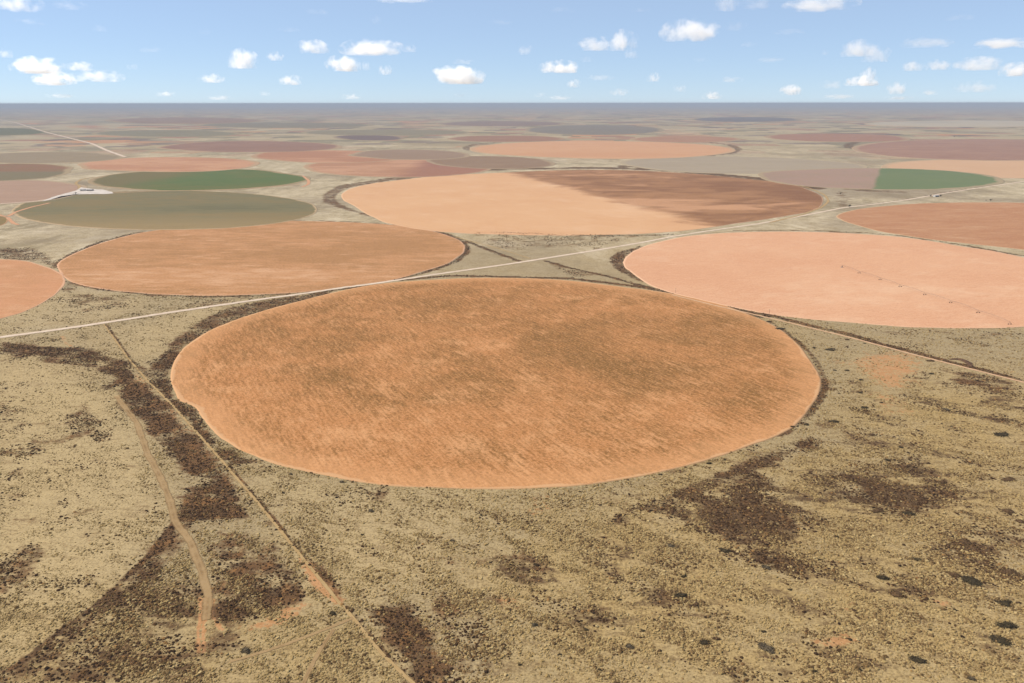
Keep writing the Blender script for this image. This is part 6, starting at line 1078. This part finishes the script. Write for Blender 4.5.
def make_irrigator():
    steel = simple_mat('galvanised_steel', srgb(150, 146, 142), srgb(120, 112, 106), .6, .5, .3)
    rub = simple_mat('tyre_rubber', srgb(58, 50, 46), None, 3, .9)
    P = [Vector((x, y, zc(x, y))) for x, y in PIVOT]
    d = (P[-1] - P[0]); rz = math.atan2(d.y, d.x)
    e = empty('sprinkler_arm', P[0], rz)
    tag(e, 'long wheeled centre pivot sprinkler arm standing on the bare pale peach field', 'irrigation machine')
    inv = Matrix.Rotation(-rz, 4, 'Z') @ Matrix.Translation(-P[0])
    Q = [inv @ p for p in P]
    g = .25
    # smooth the tower line a little
    bm = bmesh.new()
    for a, b in ((-1, -1), (-1, 1), (1, -1), (1, 1)):
        bm_bar(bm, (a * 2, b * 2, 0), (a * .25, b * .25, 4.2), .1)
    bm_bar(bm, (0, 0, 0), (0, 0, 4.5), .18, seg=8)
    bm_box(bm, (.9, 0, 1.6), (.5, .9, 1.3)); bm_box(bm, (0, 0, .15), (5, 5, .3))
    obj_bm('centre_stand', bm, steel, e)
    H = 3.9
    for k in range(len(Q) - 1):
        a, b = Q[k], Q[k + 1]
        ax = (b - a); L = ax.length; u = ax / L; side = Vector((-u.y, u.x, 0))
        bm = bmesh.new()
        n = 8
        top = [a + u * (L * i / n) + Vector((0, 0, H + g + 1.5 * math.sin(math.pi * i / n))) for i in range(n + 1)]
        for i in range(n):
            bm_bar(bm, top[i], top[i + 1], .11)
        for s in (-1, 1):
            low = [top[i] + side * s * 1.0 * math.sin(math.pi * i / n) - Vector((0, 0, 1.4 * math.sin(math.pi * i / n))) for i in range(n + 1)]
            for i in range(n):
                bm_bar(bm, low[i], low[i + 1], .03, seg=4)
                if i:
                    bm_bar(bm, low[i], top[i], .03, seg=4)
        for i in range(1, 16):
            p = a + u * (L * i / 16) + Vector((0, 0, H + g + 1.5 * math.sin(math.pi * i / 16)))
            bm_bar(bm, p, p - Vector((0, 0, 2.2)), .02, seg=4)
        obj_bm('span', bm, steel, e)
        bm = bmesh.new()
        for s in (-1, 1):
            bm_bar(bm, b + side * s * 2.2 + Vector((0, 0, .7 + g)), b + Vector((0, 0, H + g)), .09)
            bm_bar(bm, b + side * s * 2.2 + Vector((0, 0, .7 + g)), b - u * 1.2 + Vector((0, 0, H - .2 + g)), .06)
        bm_bar(bm, b + side * 2.2 + Vector((0, 0, .7 + g)), b - side * 2.2 + Vector((0, 0, .7 + g)), .13)
        t = obj_bm('drive_tower', bm, steel, e)
        for s in (-1, 1):
            bm = bmesh.new()
            c = b + side * s * 2.2 + Vector((0, 0, .68 + g))
            bm_bar(bm, c - u * .2, c + u * .2, .68, seg=18)
            bm_bar(bm, c - u * .24, c + u * .24, .28, seg=10)
            obj_bm('wheel', bm, rub, t, smooth=False)

def make_bank():
    T = NT('weedy_bank')
    co = T.obco()
    f = T.step(T.noise(co, .35, 5, .7), .38, .62)
    m = T.finish(T.mix(f, srgb(122, 92, 68), srgb(86, 66, 52)), .98, T.noise(co, .6, 4), .6, .6)
    p = np.array(BERM); s = np.concatenate([[0], np.cumsum(np.hypot(*np.diff(p, axis=0).T))])
    n = 40; q = np.linspace(0, s[-1], n)
    x, y = np.interp(q, s, p[:, 0]), np.interp(q, s, p[:, 1])
    for _ in range(6):
        x[1:-1] = (x[:-2] + x[2:] + 2 * x[1:-1]) / 4; y[1:-1] = (y[:-2] + y[2:] + 2 * y[1:-1]) / 4
    tx, ty = np.gradient(x), np.gradient(y); L = np.hypot(tx, ty); nx, ny = -ty / L, tx / L
    prof = [(-5.0, -.3), (-3.4, .6), (-1.2, 1.3), (.6, 1.4), (2.6, .8), (5.0, -.3)]
    vs = []
    for o_, h in prof:
        t = np.sin(np.linspace(.12, math.pi - .12, n)) ** .5
        X, Y = x + nx * (o_ * t + NPR.normal(0, .35, n)), y + ny * (o_ * t + NPR.normal(0, .35, n))
        vs.append(np.stack([X, Y, zc(X, Y) + h * t + NPR.normal(0, .12, n)], 1))
    c = np.array([x.mean(), y.mean(), zc(x.mean(), y.mean())])
    v = np.concatenate(vs) - c
    i = np.arange(len(prof) - 1)[:, None] * n; j = np.arange(n - 1)[None, :]
    f = np.stack([i + j, i + n + j, i + n + j + 1, i + j + 1], -1).reshape(-1, 4)
    o = mesh_np('dirt_bank', v, [f], m)
    o.location = c
    tag(o, 'dark brown curved dirt bank beside the dirt track at the right', 'bank')

# ------------------------------------------------------------------ clouds
def cloud_mat():
    T = NT('cloud_vapour')
    tc = T.n('ShaderNodeTexCoord').outputs['Object']
    rnd = T.n('ShaderNodeObjectInfo')
    st = T.n('ShaderNodeAttribute', attribute_type='OBJECT', attribute_name='thickness').outputs['Fac']
    off = T.n('ShaderNodeCombineXYZ'); r = T.math('MULTIPLY', rnd.outputs['Random'], 91.0)
    T.put(off.inputs[0], r); T.put(off.inputs[1], T.math('MULTIPLY', r, .37)); T.put(off.inputs[2], T.math('MULTIPLY', r, 1.9))
    add = T.n('ShaderNodeVectorMath', operation='ADD')
    T.put(add.inputs[0], T.map(tc, (2.2, 1.6, 1.1))); T.put(add.inputs[1], off.outputs[0])
    n = T.noise(add.outputs[0], 1.0, 5, .58)
    ln = T.n('ShaderNodeVectorMath', operation='LENGTH'); T.put(ln.inputs[0], tc)
    d = T.math('ADD', T.math('SUBTRACT', 1.0, ln.outputs['Value']), T.math('MULTIPLY', T.math('SUBTRACT', n, .5), 3.1))
    dens = T.math('MULTIPLY', T.step(d, .12, .95), T.math('MULTIPLY', T.math('POWER', st, 2.2), .0027))
    v = T.n('ShaderNodeVolumePrincipled')
    v.inputs['Color'].default_value = (1, 1, 1, 1)
    v.inputs['Anisotropy'].default_value = .25
    T.put(v.inputs['Density'], dens)
    T.t.links.new(v.outputs[0], T.out.inputs['Volume'])
    return T.m

def make_clouds():
    m = cloud_mat()
    bm = bmesh.new()
    bmesh.ops.create_icosphere(bm, subdivisions=3, radius=1.0)
    for v in bm.verts:
        if v.co.z < -.55:
            v.co.z = -.55
    me = bpy.data.meshes.new('cloud'); bm.to_mesh(me); bm.free(); me.materials.append(m)
    for x, y, z, w, h, st, lab in CLOUDS:
        o = link(bpy.data.objects.new('cloud', me))
        o.location = (x, y, z); o.scale = (w * .62, w * .5, h * .75)
        o.rotation_euler = (0, 0, math.atan2(-x, y))
        o['thickness'] = float(st)
        tag(o, lab or 'one of the tiny barely visible wisps of cloud scattered low in the sky', 'cloud', 'fair weather clouds' if lab else 'faint cloud wisps')

# ------------------------------------------------------------------ light, air, camera
SUN_EL, SUN_AZ = math.radians(43), math.atan2(-.97, .15)     # azimuth from +Y towards +X

def make_light():
    w = bpy.data.worlds.new('World'); S.world = w; w.use_nodes = True
    nt = w.node_tree; nt.nodes.clear()
    out = nt.nodes.new('ShaderNodeOutputWorld'); bg = nt.nodes.new('ShaderNodeBackground')
    sky = nt.nodes.new('ShaderNodeTexSky'); sky.sky_type = 'NISHITA'; sky.sun_disc = False
    sky.sun_elevation = SUN_EL; sky.sun_rotation = SUN_AZ
    sky.altitude = 1000; sky.air_density = .7; sky.dust_density = 0.0; sky.ozone_density = 6.0
    bg.inputs[1].default_value = .073
    veil = nt.nodes.new('ShaderNodeMix'); veil.data_type = 'RGBA'      # thin high air lightens the blue
    veil.inputs[0].default_value = .55; veil.inputs[7].default_value = (4.2, 5.2, 6.6, 1)
    nt.links.new(sky.outputs[0], veil.inputs[6]); nt.links.new(veil.outputs[2], bg.inputs[0]); nt.links.new(bg.outputs[0], out.inputs[0])
    l = bpy.data.lights.new('sun', 'SUN'); l.energy = 4.7; l.angle = math.radians(.53); l.color = (1.0, .935, .84)
    o = link(bpy.data.objects.new('sun', l))
    d = Vector((math.sin(SUN_AZ) * math.cos(SUN_EL), math.cos(SUN_AZ) * math.cos(SUN_EL), math.sin(SUN_EL)))
    o.rotation_euler = d.to_track_quat('Z', 'Y').to_euler()
    o.location = d * 500

def make_haze():
    T = NT('haze_air')
    v = T.n('ShaderNodeVolumePrincipled')
    v.inputs['Color'].default_value = (.315, .37, .46, 1)
    v.inputs['Density'].default_value = 4.2e-5
    v.inputs['Anisotropy'].default_value = 0.0
    T.t.links.new(v.outputs[0], T.out.inputs['Volume'])
    R_ = 112000; zb = -2.0; zt = CAM_H + 9
    bm = bmesh.new(); bm_box(bm, (0, 0, (zb + zt) / 2), (2 * R_, 2 * R_, zt - zb))
    o = obj_bm('haze', bm, T.m)
    tag(o, kind='stuff')

def make_camera():
    c = bpy.data.cameras.new('camera')
    c.sensor_width = 36; c.lens = 768.0 / 1024 * 36
    c.clip_start = 1; c.clip_end = 300000
    o = link(bpy.data.objects.new('camera', c))
    p = math.atan2(341.5 - 103.2, 768.0)
    o.matrix_world = Matrix.Translation((0, 0, CAM_H)) @ Matrix.Rotation(math.pi / 2 - p, 4, 'X') @ Matrix.Rotation(-.0010, 4, 'Z')
    S.camera = o

# ------------------------------------------------------------------ build
make_ground()
for f in FIELDS:
    make_field(f)
RM = {'caliche': road_mat('caliche_surface', srgb(240, 220, 202), srgb(224, 200, 180), srgb(206, 186, 156)),
      'pale_dirt': road_mat('pale_dirt_surface', srgb(232, 192, 156), srgb(214, 174, 138), srgb(190, 156, 116)),
      'tan_dirt': road_mat('tan_dirt_surface', srgb(198, 168, 122), srgb(182, 152, 106), srgb(172, 146, 102), .9),
      'faint_dirt': road_mat('faint_dirt_surface', srgb(204, 172, 128), srgb(172, 140, 100), srgb(160, 132, 94), 1.3, .72),
      'orange_dirt': road_mat('orange_dirt_surface', srgb(226, 172, 134), srgb(212, 160, 124), srgb(196, 164, 132))}
for nm, _, pts, wd, z, m in ROADS:
    ribbon(nm, pts, wd, z, RM[m])
make_yard(); make_sheds(); make_poles(); make_irrigator(); make_bank(); make_trees()
make_cover(); make_bushes(); make_clouds()
make_light(); make_haze(); make_camera()

S.render.engine = 'CYCLES'
cy = S.cycles
cy.use_denoising = True
cy.max_bounces = 16; cy.diffuse_bounces = 2; cy.glossy_bounces = 1; cy.transmission_bounces = 2
cy.transparent_max_bounces = 8; cy.volume_bounces = 14
cy.volume_step_rate = 1.0; cy.volume_max_steps = 128
cy.sample_clamp_indirect = 6
S.view_settings.view_transform = 'Standard'; S.view_settings.look = 'None'
S.view_settings.exposure = .85; S.view_settings.gamma = 1
S.view_settings.use_curve_mapping = False
